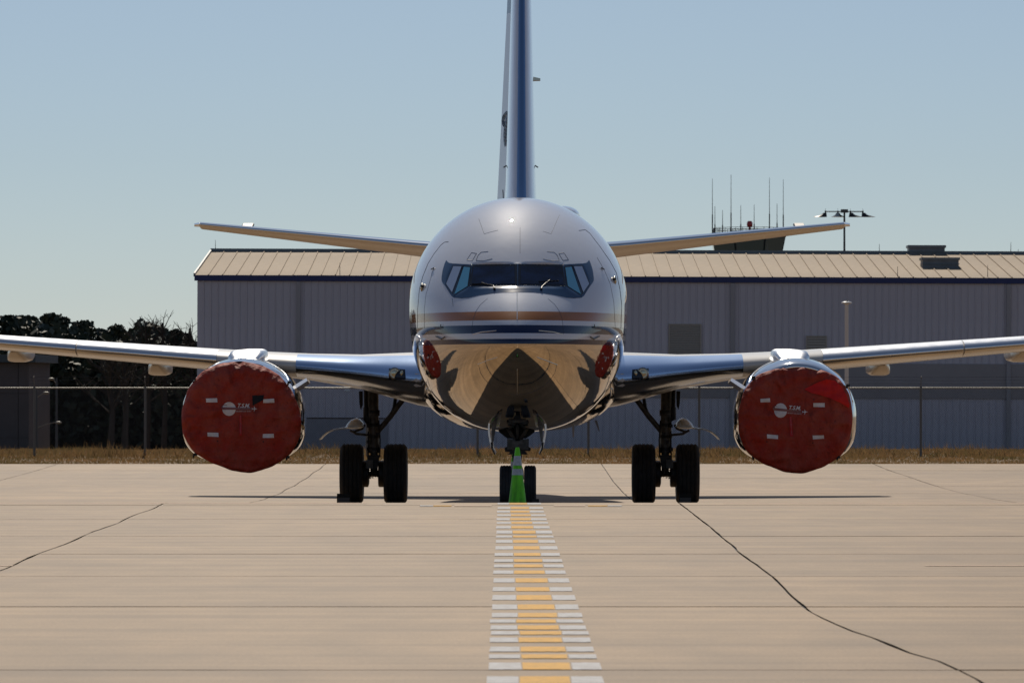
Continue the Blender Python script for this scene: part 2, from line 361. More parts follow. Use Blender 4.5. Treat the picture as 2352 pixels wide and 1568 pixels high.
# painted lead-in line, dashes measured from the photo
line = bpy.data.objects.new('lead_in_line', None); COL.objects.link(line); setting(line)
cy = [82, 120, 150, 180, 213, 243, 280, 320, 357, 397, 450, 505, 556, 600, 652, 720, 793, 862, 940, 1007, 1057, 1110, 1155, 1213, 1290, 1350, 1430, 1545, 1640, 1740]
hh = [18, 15, 15, 14, 17, 15, 20, 24, 16, 24, 28, 25, 24, 25, 28, 36, 34, 42, 42, 36, 28, 36, 30, 40, 42, 34, 60, 62, 60, 60]
def dash(x0, x1, ya, yb, m, dz=.0045):
    g = strip(x0, x1, ya, yb, dz, 1.0); n = int((x1-x0)/.03)+2 if x1-x0 < 1 else 20; r0 = g.v[0]; r1 = g.v[-1]
    if len(g.v) == 4:          # ragged worn ends
        e = .035*(yb-ya)
        g = MB().loft([[(x0+(x1-x0)*i/n+random.uniform(-.004, .004)*(i in (0, n)), ya+random.uniform(0, e), r0[2]) for i in range(n+1)], [(x0+(x1-x0)*i/n+random.uniform(-.004, .004)*(i in (0, n)), yb-random.uniform(0, e), r1[2]) for i in range(n+1)]], closed=False)
    return g.obj({'yellow': 'yellow_dash', 'whiteline': 'white_dash', 'faint': 'orange_stripe'}[m], m, line, 0)
for c, h in zip(cy, hh):
    t = (c+h/2)/2.208*.6125+1850*.6125; b = (c-h/2)/2.208*.6125+1850*.6125
    da, db = 18552.5/(t-880), 18552.5/(b-880)
    db = min(db, 67.55)
    dm = (da+db)/2; k = (68-dm)/41; j = random.uniform(-.012, .012)
    yl, yr = -.03+.09*k+j, .23+.136*k+j
    dash(yl, yr, da, db, 'yellow'); dash(-.215+.065*k+j*.5, yl-.008, da, db, 'whiteline'); dash(yr+.008, .44+.124*k+j*.5, da, db, 'whiteline')
for x0, x1, m_ in ((-1.36, -1.165, 'whiteline'), (-1.16, -.89, 'yellow'), (-.85, -.30, 'faint'), (.62, 1.08, 'faint'), (1.125, 1.41, 'yellow'), (1.415, 1.62, 'whiteline')):
    dash(x0, x1, 65.6, 66.05, m_, .007)
dash(-12, -2.2, 67.2, 67.5, 'faint'); dash(3.2, 14, 67.2, 67.5, 'faint'); dash(4.1, 8, 44.2, 44.35, 'faint'); dash(-8, -4.95, 44.2, 44.35, 'faint')

# ------------------------------------------------------------------ dry grass verge
N = 60000
y = 125.05+rng.random(N)**.8*25; x = (rng.random(N)-.5)*36
edge = rng.random(N) < .12; y[edge] = 125.0+rng.random(edge.sum())*.7
h = .035+.05*rng.random(N); tall = (np.abs(y-138.5) < 3.2) & (rng.random(N) < .5); h[tall] = .10+.20*rng.random(tall.sum())
nx = np.array([noise.noise((a*.6, b*.4, 0)) for a, b in zip(x, y)]); h *= (1+1.3*np.clip(nx, -.5, 1))
z = np.interp(y, GY, GZ)-.05
lean = rng.normal(size=(N, 2))*.5; w = .008+.010*rng.random(N)
V = np.stack([np.stack([x-w, y, z], 1), np.stack([x+w, y, z], 1), np.stack([x+lean[:, 0]*h, y+lean[:, 1]*h, z+h], 1)], 1).reshape(-1, 3)
me = bpy.data.meshes.new('dry_grass'); me.vertices.add(3*N); me.vertices.foreach_set('co', V.ravel().astype(np.float32))
me.loops.add(3*N); me.loops.foreach_set('vertex_index', np.arange(3*N, dtype=np.int32))
me.polygons.add(N); me.polygons.foreach_set('loop_start', np.arange(0, 3*N, 3, dtype=np.int32)); me.update()
tag(link('dry_grass', me, 'blade'), 'strip of brown winter grass along the far edge of the concrete', 'grass', kind='stuff')

# ------------------------------------------------------------------ hangar building
D0 = 190.0; s0 = F/D0
XL = (452-1176)/s0; XR = 27.0; ZE = CZ+(880-632)/s0; ZR = CZ+(880-577)*200.5/F
H = thing('hangar', 'long hangar with grey ribbed walls, navy fascia and tan standing seam roof', 'building', (XL, D0, -.9))
H.rotation_euler = (0, .0037, 0)
hl = (XL, D0, -.9)
pm = MB(); pw = 16.4/s0
pm.add([(0, 0, 0), (pw-.055, 0, 0), (pw-.045, -.035, 0), (pw-.012, -.035, 0), (pw-.002, 0, 0)]+[(0, 0, ZE+.9-.24), (pw-.055, 0, ZE+.9-.24), (pw-.045, -.035, ZE+.9-.24), (pw-.012, -.035, ZE+.9-.24), (pw-.002, 0, ZE+.9-.24)],
       [(i, i+1, i+6, i+5) for i in range(4)])
pme = pm.mesh('wall_panel', 0)
npan = int((XR-XL)/pw)
for i in range(npan): link('wall_panel', pme, 'wallpanel', H, (i*pw, -.02+random.uniform(-.004, .004), 0))
Lw = npan*pw
mb = MB(); mb.box(0.02, Lw-.02, .02, 21, 0, ZE+.9-.3); mb.obj('wall', 'wallpanel', H, 0)
MB().box(-.12, Lw, -.16, -.05, ZE+.9-.235, ZE+.9-.005).obj('fascia', 'fascia', H, 0)
g_ = MB(); g_.add([(-.02, .0, ZE+.9-.3), (-.02, 10.5, ZR+.9-.04), (-.02, 21, ZE+.9-.3), (.02, .0, ZE+.9-.3), (.02, 10.5, ZR+.9-.04), (.02, 21, ZE+.9-.3)], [(0, 1, 2), (5, 4, 3), (0, 3, 4, 1), (1, 4, 5, 2)])
g_.obj('gable', 'wallpanel', H, 0)
rw = .60; rise = ZR-ZE
rp = MB()
for (a, b, o_) in ((0, .30, 0.012), (.30, .66, .006), (.66, 1.0, 0.0)):
    y0_, y1_ = -.12+10.62*a, -.12+10.62*b; z0_, z1_ = rise*a+o_, rise*b+o_
    rp.add([(0, y0_, z0_), (rw-.05, y0_, z0_), (rw-.045, y0_, z0_+.04), (rw-.005, y0_, z0_+.04), (rw, y0_, z0_),
            (0, y1_, z1_), (rw-.05, y1_, z1_), (rw-.045, y1_, z1_+.04), (rw-.005, y1_, z1_+.04), (rw, y1_, z1_), (0, y0_, z0_-.02), (rw, y0_, z0_-.02)],
           [(0, 1, 6, 5), (1, 2, 7, 6), (2, 3, 8, 7), (3, 4, 9, 8), (10, 11, 4, 0), (1, 4, 3, 2)])
rpm = rp.mesh('roof_panel', 0)
for i in range(int(Lw/rw)): link('roof_panel', rpm, 'roof', H, (-.1+i*rw, 0, ZE+.9+random.uniform(-.006, .006)))
MB().add([(-.1, 10.5, ZR+.9), (Lw, 10.5, ZR+.9), (Lw, 21.2, ZE+.9), (-.1, 21.2, ZE+.9)], [(0, 1, 2, 3)]).obj('rear_roof_slope', 'roof', H, 0)
MB().box(-.14, Lw, 10.25, 10.75, ZR+.9-.05, ZR+.9+.12).obj('ridge_cap', 'ridge', H, 0)
rk = MB(); rk.add([(-.16, -.14, ZE+.9-.06), (-.16, 10.5, ZR+.9-.06), (-.16, 10.5, ZR+.9+.09), (-.16, -.14, ZE+.9+.09), (-.09, -.14, ZE+.9-.06), (-.09, 10.5, ZR+.9-.06), (-.09, 10.5, ZR+.9+.09), (-.09, -.14, ZE+.9+.09)],
       [(0, 1, 2, 3), (7, 6, 5, 4), (0, 4, 5, 1), (1, 5, 6, 2), (2, 6, 7, 3), (3, 7, 4, 0)]).obj('rake_trim', 'ridge', H, 0)
def hx(px): return (px-1176)/s0-XL
def hz(py): return CZ+(880-py)/s0+.9
for px in (684, 1681, 2315): MB().box(hx(px)-.09, hx(px)+.09, -.16, -.065, 0, ZE+.9-.26).obj('downspout', 'downspout', H, 0)
MB().box(hx(1420), Lw, -.085, -.056, hz(909), hz(829)).obj('dark_band', 'wallband', H, 0)
MB().box(hx(695), hx(890), -.10, -.056, 0, hz(960)).obj('roller_door', 'walldoor', H, 0)
MB().box(hx(694), hx(892), -.12, -.105, hz(960), hz(957.5)).obj('door_head', 'frame', H, 0)
for (xa, xb, ya, yb, nn) in ((1537, 1607, 742, 812, 17), (1853, 1895, 768, 812, 7)):
    fr = MB(); a, b, c, d = hx(xa), hx(xb), hz(yb), hz(ya)
    fr.box(a-.05, a, -.12, -.04, c-.05, d+.05).box(b, b+.05, -.12, -.04, c-.05, d+.05).box(a, b, -.12, -.04, d, d+.05).box(a, b, -.12, -.04, c-.05, c)
    f_ = fr.obj('louver_frame', 'louver', H, 0)
    MB().box(a, b, -.06, -.055, c, d).obj('louver_back', 'ridge', f_, 0)
    for i in range(nn):
        z0_ = c+(d-c)*(i+.1)/nn; z1_ = c+(d-c)*(i+.95)/nn
        MB().add([(a, -.115, z0_), (b, -.115, z0_), (b, -.07, z1_), (a, -.07, z1_), (a, -.108, z0_-.006), (b, -.108, z0_-.006)], [(0, 1, 2, 3), (0, 4, 5, 1)]).obj('louver_slat', 'louver', f_, 0)
MB().box(hx(790), hx(803), -.07, -.057, hz(897), hz(887)).obj('wall_sign', 'whitecap', H, 0)
def roof_vent(pxa, pxb, pyt, pyb, d):
    s = F/d; a, b = (pxa-1176)/s-XL, (pxb-1176)/s-XL; t = CZ+(880-pyt)/s+.9; u = CZ+(880-pyb)/s+.9-.12; y_ = d-D0
    v = MB().box(a+.03, b-.03, y_+.02, y_+1.0, u, t-.08).obj('roof_vent', 'vent', H, 0)
    MB().box(a-.02, b+.02, y_-.06, y_+1.08, t-.11, t).obj('vent_cap', 'vent', v, 0)
    for q in (.36, .62): MB().box(a, b, y_-.04, y_+1.02, u+(t-u)*q, u+(t-u)*q+.035).obj('vent_lip', 'ridge', v, 0)
roof_vent(2085, 2170, 557, 592, 200.2); roof_vent(2116, 2202, 585, 620, 194.0)
for px, py0, py1, dd in ((493, 551, 575, 200.5), (779, 603, 632, 190.3), (1160, 600, 632, 190.3), (1760, 560, 578, 200.5), (2018, 560, 580, 200.5), (2060, 612, 636, 190.3), (2320, 556, 580, 200.5), (2267, 608, 636, 190.3), (2337, 572, 582, 200.5)):
    s = F/dd; p = ((px-1176)/s-XL, dd-D0); t = CZ+(880-py0)/s+.9+.0037*p[0]; u = CZ+(880-py1)/s+.9-.1+.0037*p[0]
    MB().tube([(p[0], p[1], u), (p[0], p[1], t)], .018, 5, .008).obj('lightning_rod', 'mast', H)

# ------------------------------------------------------------------ control tower, lights
D1 = 400; tw = W2(1718, 880, D1); T = thing('control_tower', 'dark glazed airport control cab rising behind the hangar roof with whip antennas', 'tower', (tw[0], D1, gz(D1)))
g0 = gz(D1)
def octo(r, z, n=8): return [(r*math.cos(math.pi/8+2*math.pi*k/n), r*math.sin(math.pi/8+2*math.pi*k/n), z) for k in range(n)]
zb_, zt_ = 13.1-g0, 15.75-g0
MB().loft([octo(2.3, 0), octo(2.3, zb_-.5)]).obj('shaft', 'tower', T, 0)
MB().loft([octo(3.0, zb_-.5), octo(3.1, zb_)]).obj('cab_base', 'cab', T, 0)
MB().loft([octo(2.95, zb_+.001), octo(3.45, zt_-.35)]).obj('cab_core', 'cab', T, 0)
o0, o1 = octo(3.08, zb_+.02), octo(3.56, zt_-.4)
for k in range(8):
    a, b, c, d = Vector(o0[k]), Vector(o0[(k+1) % 8]), Vector(o1[(k+1) % 8]), Vector(o1[k])
    e = .04
    P = [a.lerp(b, e), a.lerp(b, 1-e), d.lerp(c, 1-e), d.lerp(c, e)]
    MB().add([p*1.0 for p in P]+[Vector((p.x*.985, p.y*.985, p.z)) for p in P], [(0, 1, 2, 3), (7, 6, 5, 4), (0, 4, 5, 1), (1, 5, 6, 2), (2, 6, 7, 3), (3, 7, 4, 0)]).obj('cab_pane', 'cabglass', T, 0)
MB().loft([octo(3.6, zt_-.35), octo(3.7, zt_)]).obj('cab_roof', 'cab', T, 0)
ral = MB()
for k in range(8):
    a, b = octo(3.3, zt_)[k], octo(3.3, zt_)[(k+1) % 8]
    for q in (.3, .62, .9): ral.tube([(a[0], a[1], zt_+q*.55), (b[0], b[1], zt_+q*.55)], .022, 4)
    for q in range(4):
        f_ = q/4; x_, y_ = a[0]+(b[0]-a[0])*f_, a[1]+(b[1]-a[1])*f_; ral.tube([(x_, y_, zt_), (x_, y_, zt_+.52)], .022, 4)
ral.obj('railing', 'mast', T)
for px, py in ((1636.7, 410), (1643, 473), (1658, 484), (1677, 403), (1704, 470), (1734.8, 468), (1765, 410), (1783, 469), (1799.6, 412)):
    X_ = (px-1718)*D1/F; ht = CZ+(880-py)*D1/F-g0
    ty = math.copysign(1, math.sin(px))*math.sqrt(max(0, 3.2**2-min(3.15, abs(X_))**2))*.6
    mid = zt_+(ht-zt_)*.35
    MB().tube([(X_, ty, zt_), (X_, ty, mid)], .06, 6).tube([(X_, ty, mid), (X_, ty, ht)], .034, 6, .02).obj('whip_antenna', 'mast', T)
bx_ = (1720.7-1718)*D1/F
MB().lathe([(.10, zt_), (.10, zt_+.55), (.2, zt_+.56), (.26, zt_+.7), (.26, zt_+.95), (.16, zt_+1.1)], (bx_, -1, 0), 'z', 12).obj('beacon', 'antenna_red', T)

D2 = 260; fm = W2(1939.4, 880, D2); FM = thing('floodlight_mast', 'tall dark mast with four hanging floodlights on a cross arm behind the hangar', 'light mast', (fm[0], D2, gz(D2)))
g0 = gz(D2); s = F/D2
def fz(py): return CZ+(880-py)/s-g0
def fx(px): return (px-1939.4)/s
MB().tube([(0, 0, 0), (0, 0, fz(486))], .11, 10, .055).obj('pole', 'mast', FM)
MB().box(-.2, .2, -.2, .2, fz(488.5), fz(481)).obj('head_box', 'mast', FM, 0)
MB().tube([(fx(1896), 0, fz(486)), (fx(1983), 0, fz(486))], .035, 6).obj('cross_arm', 'galv', FM)
for px, dx in ((1896, -.33), (1924.5, 0), (1953.5, .3), (1982, .33)):
    c = fx(px); st = MB().tube([(c, 0, fz(484)), (c, 0, fz(490))], .05, 6).tube([(c, 0, fz(484)), (c, 0, fz(479))], .008, 4)
    L_ = st.obj('floodlight', 'lampshade', FM)
    MB().loft([[(c+.10*math.cos(t)+dx*.1, .10*math.sin(t), fz(489)) for t in np.linspace(0, 6.28, 13)[:-1]],
               [(c+.17*math.cos(t)+dx*.3, .17*math.sin(t), fz(493.5)) for t in np.linspace(0, 6.28, 13)[:-1]],
               [(c+.42*math.cos(t)+dx, .30*math.sin(t), fz(498.5)) for t in np.linspace(0, 6.28, 13)[:-1]]]).obj('lamp_shade', 'lampglint' if dx == 0 else 'lampshade', L_)
D3 = 165; pp = W2(1944.6, 880, D3); PL = thing('pole_light', 'slim cream pole with a flat white lamp cap in front of the hangar wall', 'street lamp', (pp[0], D3, gz(D3)))
s = F/D3; zt = CZ+(880-697)/s-gz(D3)
MB().tube([(0, 0, 0), (0, 0, zt)], .078, 12, .07).obj('pole', 'polelight', PL)
MB().ellipsoid((0, 0, zt+.03), (.2, .2, .05), 16, 8).obj('lamp_cap', 'whitecap', PL)
MB().lathe([(.05, zt+.06), (.045, zt+.14)], (0, 0, 0), 'z', 10).obj('photocell', 'louver', PL)

# ------------------------------------------------------------------ chain link fence
DF = 137.0; s = F/DF; fb = gz(DF); FT = CZ-(890-880)/s
FE = thing('chain_link_fence', 'chain link fence with top rail and barbed wire behind the grass verge', 'fence', (0, DF, fb))
top = FT-fb
for i in range(-2, 12):
    X_ = (79+i*254.5-1176)/s
    p = MB().tube([(X_, 0, -.2), (X_, 0, top+.03)], .038, 8).obj('fence_post', 'post', FE)
    MB().tube([(X_, 0, top), (X_, -.16, top+.34)], .014, 5).obj('barb_arm', 'post', p)
x0_, x1_ = (79-2*254.5-1176)/s, (79+11*254.5-1176)/s
MB().tube([(x0_, -.01, top-.01), (x1_, -.01, top-.01)], .024, 8).obj('top_rail', 'galv', FE)
for k, q in enumerate((.12, .22, .32)):
    pts = [(x0_+(x1_-x0_)*i/60, -.16*q/.34, top+q+.008*math.sin(i*1.3)) for i in range(61)]
    bw = MB().tube(pts, .0035, 4)
    bw.obj('barbed_wire', 'wire', FE)
wm = MB(); pit = .075; hgt = top-.03; t_ = .0032
nx_ = int((x1_-x0_)/pit)
V = []; Fc = []
for i in range(-int(hgt/pit)-1, nx_+1):
    for sgn in (1, -1):
        xa = x0_+i*pit; xb = xa+hgt
        if sgn < 0: xa, xb = xb, xa
        za, zb = .02, .02+hgt
        if min(xa, xb) < x0_ or max(xa, xb) > x1_: continue
        yo = .004*sgn; b = len(V)
        V += [(xa-t_, yo, za), (xa+t_, yo, za), (xa, yo+.004, za), (xb-t_, yo, zb), (xb+t_, yo, zb), (xb, yo+.004, zb)]
        Fc += [(b, b+1, b+4, b+3), (b+1, b+2, b+5, b+4), (b+2, b, b+3, b+5)]
wm.v = V; wm.f = Fc
w_ = wm.obj('chain_mesh', 'wire', FE, 0); w_['kind'] = 'stuff'

# ------------------------------------------------------------------ block building at far left, lamps, trees
D4 = 175; s = F/D4
BL = thing('block_building', 'low grey panel building with a dark roof edge at the far left', 'building', (-27, D4, -.9))
def lx(px): return (px-1176)/s+27
def lz(py): return CZ+(880-py)/s+.9
MB().box(0, lx(66), .05, 8, 0, lz(832)).obj('wall', 'block', BL, 0)
xe = [0, lx(-120), lx(-40), lx(42), lx(67)]; ze = [0, lz(1005), lz(903), lz(832)]
for a, b in zip(xe[:-1], xe[1:]):
    for c, d in zip(ze[:-1], ze[1:]): MB().box(a+.015, b-.015, 0, .047, c+.015, d-.015).obj('wall_panel', 'block', BL, 0)
MB().box(-.3, lx(84), -.4, 8.3, lz(832)+.003, lz(814)).obj('roof_edge', 'cab', BL, 0)
def arm_lamp(px, d, y_top, heads, label):
    s = F/d; g0 = gz(d); o = thing('lamp_post', label, 'street lamp', ((px-1176)/s, d, g0))
    z = lambda py: CZ+(880-py)/s-g0
    MB().tube([(0, 0, 0), (0, 0, z(y_top))], .05, 8, .035).obj('pole', 'mast', o)
    for hx_, hy_ in heads:
        X_ = (hx_-px)/s
        MB().tube([(0, 0, z(hy_+12)), (X_*.5, 0, z(hy_+3)), (X_, 0, z(hy_-2))], .022, 6).obj('lamp_arm', 'galv', o)
        MB().ellipsoid((X_, 0, z(hy_)), (.12, .09, .05), 12, 8).obj('lamp_head', 'galv', o)
arm_lamp(130, 166, 868, [(118, 870)], 'thin lamp post between the far left building and the woods')
arm_lamp(84, 160, 895, [(106, 902), (134, 970)], 'dark lamp post with two arms beside the far left building')

def tree(px, pytop, wpx, d, m='leaf', label='', n=1600, bare=False):
    s = F/d; g0 = gz(d); X_ = (px-1176)/s; top = CZ+(880-pytop)/s-g0; w = wpx/s/2
    o = thing('bare_tree' if bare else 'evergreen_tree', label, 'tree', (X_, d, g0), 'trees of the wood left of the hangar')
    tr = MB().tube([(0, 0, -.3), (.1, 0, top*.4), (-.05, .1, top*.8 if not bare else top)], .16, 7, .05)
    if bare:
        for k in range(34):
            h0 = top*random.uniform(.35, .95); a = random.uniform(0, 6.28); L_ = (top-h0)*.4+.5; el = random.uniform(.5, 1.1)
            e = Vector((math.cos(a)*math.cos(el), math.sin(a)*math.cos(el), math.sin(el)))
            p0 = Vector((0, 0, h0)); p1 = p0+e*L_; p2 = p1+(e+Vector((random.uniform(-.4, .4), random.uniform(-.4, .4), .3)))*L_*.5
            tr.tube([p0, p1, p2], .026, 4, .007)
            for _ in range(2):
                q = Vector((random.uniform(-1, 1), random.uniform(-1, 1), random.uniform(.2, 1))).normalized(); tr.tube([p1, p1+q*L_*.6], .015, 3, .007)
    tr.obj('trunk', 'bark', o)
    if bare: return o
    C = []
    for k in range(34):
        t = random.random(); zz = top*(.25+.75*t); r = w*(1.0-.65*max(0, t-.45)/.55)
        a = random.uniform(0, 6.28); q = math.sqrt(random.random())*r
        C.append((q*math.cos(a), q*math.sin(a), min(zz, top-.5*(1-.2))))
    C.append((0, 0, top-.45)); C += [(random.uniform(-w, w)*.8, random.uniform(-.5, .5), top*random.uniform(.1, .6)) for _ in range(16)]; C = np.array(C)
    idx = rng.integers(0, len(C), n); P = C[idx]+rng.normal(size=(n, 3))*np.array([w*.24, w*.24, .42])
    P = P[P[:, 2] < top]
    link('crown', quads(P, .12, 'crown', m), m, o)
    return o
tl = [(22, 727, 74, 'leaf', 'broad dark evergreen at the far left edge of the wood'), (70, 728, 46, 'leaf', 'dark round-topped evergreen above the end of the left wing'),
      (112, 722, 56, 'leaf', 'tallest dark evergreen of the wood, left of the double-pointed one'), (146, 731, 34, 'leaf', 'narrow dark evergreen with a split pointed top'),
      (190, 739, 78, 'leaf', 'wide dome-shaped evergreen standing alone in the skyline'), (236, 758, 50, 'leaf', 'low rounded evergreen right of the dome-shaped one'),
      (266, 748, 42, 'leaf', 'evergreen with a small spike on its crown'), (300, 764, 58, 'leaf2', 'low brownish tree under the bare branches'),
      (335, 761, 44, 'leaf2', 'olive tree in the middle of the low skyline'), (366, 758, 46, 'leaf', 'bushy evergreen between two bare trees'),
      (404, 760, 36, 'leaf', 'upright evergreen near the hangar corner'), (426, 769, 34, 'leaf2', 'small brown tree close to the hangar wall'),
      (446, 788, 30, 'leaf', 'lowest dark tree touching the hangar corner')]
for i, (px, py, w_p, m_, lab) in enumerate(tl): tree(px, py, w_p, 230+(i*37 % 5)*7, m_, lab, 10000)
for px, py, w_p, lab in ((337, 750, 26, 'leafless tree whose twigs rise above the low skyline'), (375, 741, 30, 'thin bare tree right of the olive tree'),
                         (438, 753, 26, 'bare tree with pale twigs beside the hangar corner'), (253, 800, 10, 'straight dark trunk seen under the left wing'), (284, 800, 10, 'second straight trunk under the left wing, nearer the engine')):
    tree(px, py, w_p, 205 if py < 790 else 172, 'leaf', lab, bare=True)
n = 70000; P = np.stack([(rng.random(n)*52-46)*1.0, 214+rng.random(n)*14, np.zeros(n)], 1); P[:, 0] = -46+rng.random(n)*34
P[:, 2] = np.interp(P[:, 1], GY, GZ)+rng.random(n)**.85*(7.1-.055*(P[:, 0]+46)+.7*np.sin(P[:, 0]*1.3)+.5*np.sin(P[:, 0]*3.1))
tag(link('undergrowth', quads(P, .17, 'undergrowth', 'leaf'), 'leaf'), 'dark thicket under the trees behind the fence', 'undergrowth', kind='stuff')
# wooded skyline beyond the near end of the apron (seen mirrored in the paint)
n = 30000; P = np.zeros((n, 3)); P[:, 0] = (rng.random(n)-.5)*700; P[:, 1] = -190-rng.random(n)*25
hz_ = np.array([9+5*noise.noise((a*.03, 3, 0))+3*noise.noise((a*.15, 9, 0)) for a in P[:, 0]])
P[:, 2] = .5+rng.random(n)**.8*hz_
tag(link('wood', quads(P, .8, 'wood', 'leaf'), 'leaf'), 'distant dark wood mirrored in the shiny nose paint', 'wood', kind='stuff')

# ------------------------------------------------------------------ the airliner (local frame: x lateral, y = u aft of nose, z = height)
YAW = .0046
A = thing('passenger_jet', 'white twin-engine airliner with copper and navy stripes and a mirror-dark belly, seen head-on', 'airplane', (.083, 71, 0), rz=-math.atan(YAW))
def loc(px, py, u):
    d = 71+u; return ((px-1176)*d/F-.083-YAW*u, u, CZ+(880-py)*d/F)
U = lambda L: np.array(L, float)
def smoothcurve(us, vals, odd0):
    v = np.sqrt(U(us)); f = U(vals)
    # pchip
    hh_ = np.diff(v); dl = np.diff(f)/hh_; dd = np.zeros(len(v)); dd[0] = dl[0]; dd[-1] = dl[-1]
    for i in range(1, len(v)-1):
        if dl[i-1]*dl[i] > 0:
            w1, w2 = 2*hh_[i]+hh_[i-1], hh_[i]+2*hh_[i-1]; dd[i] = (w1+w2)/(w1/dl[i-1]+w2/dl[i])
    G = np.linspace(0, v[-1], 3000); k = np.clip(np.searchsorted(v, G)-1, 0, len(v)-2); t = (G-v[k])/hh_[k]
    y_ = (2*t**3-3*t**2+1)*f[k]+(t**3-2*t**2+t)*hh_[k]*dd[k]+(-2*t**3+3*t**2)*f[k+1]+(t**3-t**2)*hh_[k]*dd[k+1]
    sg = int(.085/(G[1]-G[0])); ker = np.exp(-.5*(np.arange(-3*sg, 3*sg+1)/sg)**2); ker /= ker.sum(); p_ = 3*sg
    left = 2*odd0-y_[1:p_+1][::-1]; right = 2*y_[-1]-y_[-p_-1:-1][::-1]
    y_ = np.convolve(np.concatenate([left, y_, right]), ker, 'valid')
    return G, y_
us = [0, .05, .2, .5, .9, 1.35, 1.9, 2.3, 3, 4, 5, 6, 20, 26, 29, 32, 33.6]
CT = smoothcurve(us, [2.99, 3.13, 3.28, 3.50, 3.73, 3.94, 4.32, 4.60, 4.97, 5.32, 5.50, 5.57, 5.57, 5.57, 5.5, 5.3, 5.1], 2.99)
CB = smoothcurve([0, .05, .2, .5, 1, 2, 3, 4, 5, 20, 24, 28, 32, 33.6], [2.99, 2.85, 2.68, 2.47, 2.20, 1.86, 1.66, 1.56, 1.53, 1.53, 2.0, 3.1, 4.2, 4.75], 2.99)
CW = smoothcurve([0, .05, .2, .5, 1, 1.5, 2, 3, 4, 5, 5.8, 20, 24, 28, 32, 33.6], [0, .16, .36, .62, .93, 1.16, 1.345, 1.62, 1.79, 1.865, 1.88, 1.88, 1.75, 1.2, .55, .2], 0)
CC = smoothcurve([0, .5, 1, 2, 3, 4, 5.6, 20, 26, 33.6], [2.99, 3.01, 3.08, 3.3, 3.48, 3.6, 3.69, 3.69, 3.9, 4.92], 2.99)
def sect(u):
    v = np.sqrt(np.maximum(u, 0)); return [np.interp(v, c[0], c[1]) for c in (CT, CB, CW, CC)]+[2+.4*np.clip(u/4, 0, 1)]
def inside(x, z, u):
    zt, zb, w, zc, nb = sect(u); w = np.maximum(w, 1e-4)
    up = (x/w)**2+((z-zc)/np.maximum(zt-zc, 1e-4))**2
    dn = np.abs(x/w)**nb+np.abs((z-zc)/np.maximum(zc-zb, 1e-4))**nb
    return np.where(z >= zc, up, dn) < 1
def depth0(x, z, n=40):
    x = np.asarray(x, float); z = np.asarray(z, float); lo = np.zeros_like(x); hi = np.full_like(x, 7.0)
    for _ in range(n):
        m_ = (lo+hi)/2; ins = inside(x, z, m_); hi = np.where(ins, m_, hi); lo = np.where(ins, lo, m_)
    return hi
def proj(px, py):
    px = np.asarray(px, float); py = np.asarray(py, float); lo = np.zeros_like(px); hi = np.full_like(px, 7.0)
    for _ in range(40):
        m_ = (lo+hi)/2; q = loc(px, py, m_); ins = inside(q[0], q[2], m_); hi = np.where(ins, m_, hi); lo = np.where(ins, lo, m_)
    q = loc(px, py, hi); return q[0], hi, q[2]
def c1(x, y): return (np.asarray(x, float)/2.6133+1500)*.6125, (np.asarray(y, float)/2.6133+720)*.6125       # zoom crop 1 -> frame px
def c2(x, y): return (np.asarray(x, float)/2.6133+1500)*.6125, (np.asarray(y, float)/2.6133+1200)*.6125
MX = 1153
framesL = [[(700, 714), (1146, 708), (1150, 915), (676, 928)], [(616, 722), (698, 726), (674, 925), (524, 1016)], [(520, 720), (613, 720), (518, 1004), (446, 905)]]
panesL = [[(722, 738), (1122, 732), (1126, 903), (702, 908)], [(628, 736), (690, 742), (664, 925), (536, 1006)], [(526, 730), (606, 732), (513, 985), (456, 903)]]
def mir(P): return [(2*MX-x, y) for x, y in P][::-1]
FR = framesL+[mir(P) for P in framesL]; PA = panesL+[mir(P) for P in panesL]
facets = []
for P in FR:
    a = np.array(P); px, py = c1(a[:, 0], a[:, 1]); X_, U_, Z_ = proj(px, py)
    Am = np.stack([X_, Z_, np.ones(len(X_))], 1); co = np.linalg.lstsq(Am, U_, rcond=None)[0]; facets.append((np.stack([X_, Z_], 1), co))
def pdist(x, z, P):
    d = np.full(x.shape, 1e9); ins = np.zeros(x.shape, bool)
    for i in range(len(P)):
        a, b = P[i], P[(i+1) % len(P)]; ab = b-a; t = np.clip(((x-a[0])*ab[0]+(z-a[1])*ab[1])/(ab@ab), 0, 1)
        d = np.minimum(d, np.hypot(x-a[0]-t*ab[0], z-a[1]-t*ab[1]))
        c_ = ((a[1] > z) != (b[1] > z)) & (x < (b[0]-a[0])*(z-a[1])/(b[1]-a[1]+1e-12)+a[0]); ins ^= c_
    return np.where(ins, 0, d)
def facet_u(x, z, u0):
    u = u0.copy()
    for P, co in facets:
        w = 1-np.clip(pdist(x, z, P)/.035, 0, 1); w = w*w*(3-2*w); u = u+w*(co[0]*x+co[1]*z+co[2]-u)
    return u
def surf(x, z):
    x = np.asarray(x, float); z = np.asarray(z, float); return facet_u(x, z, depth0(x, z))
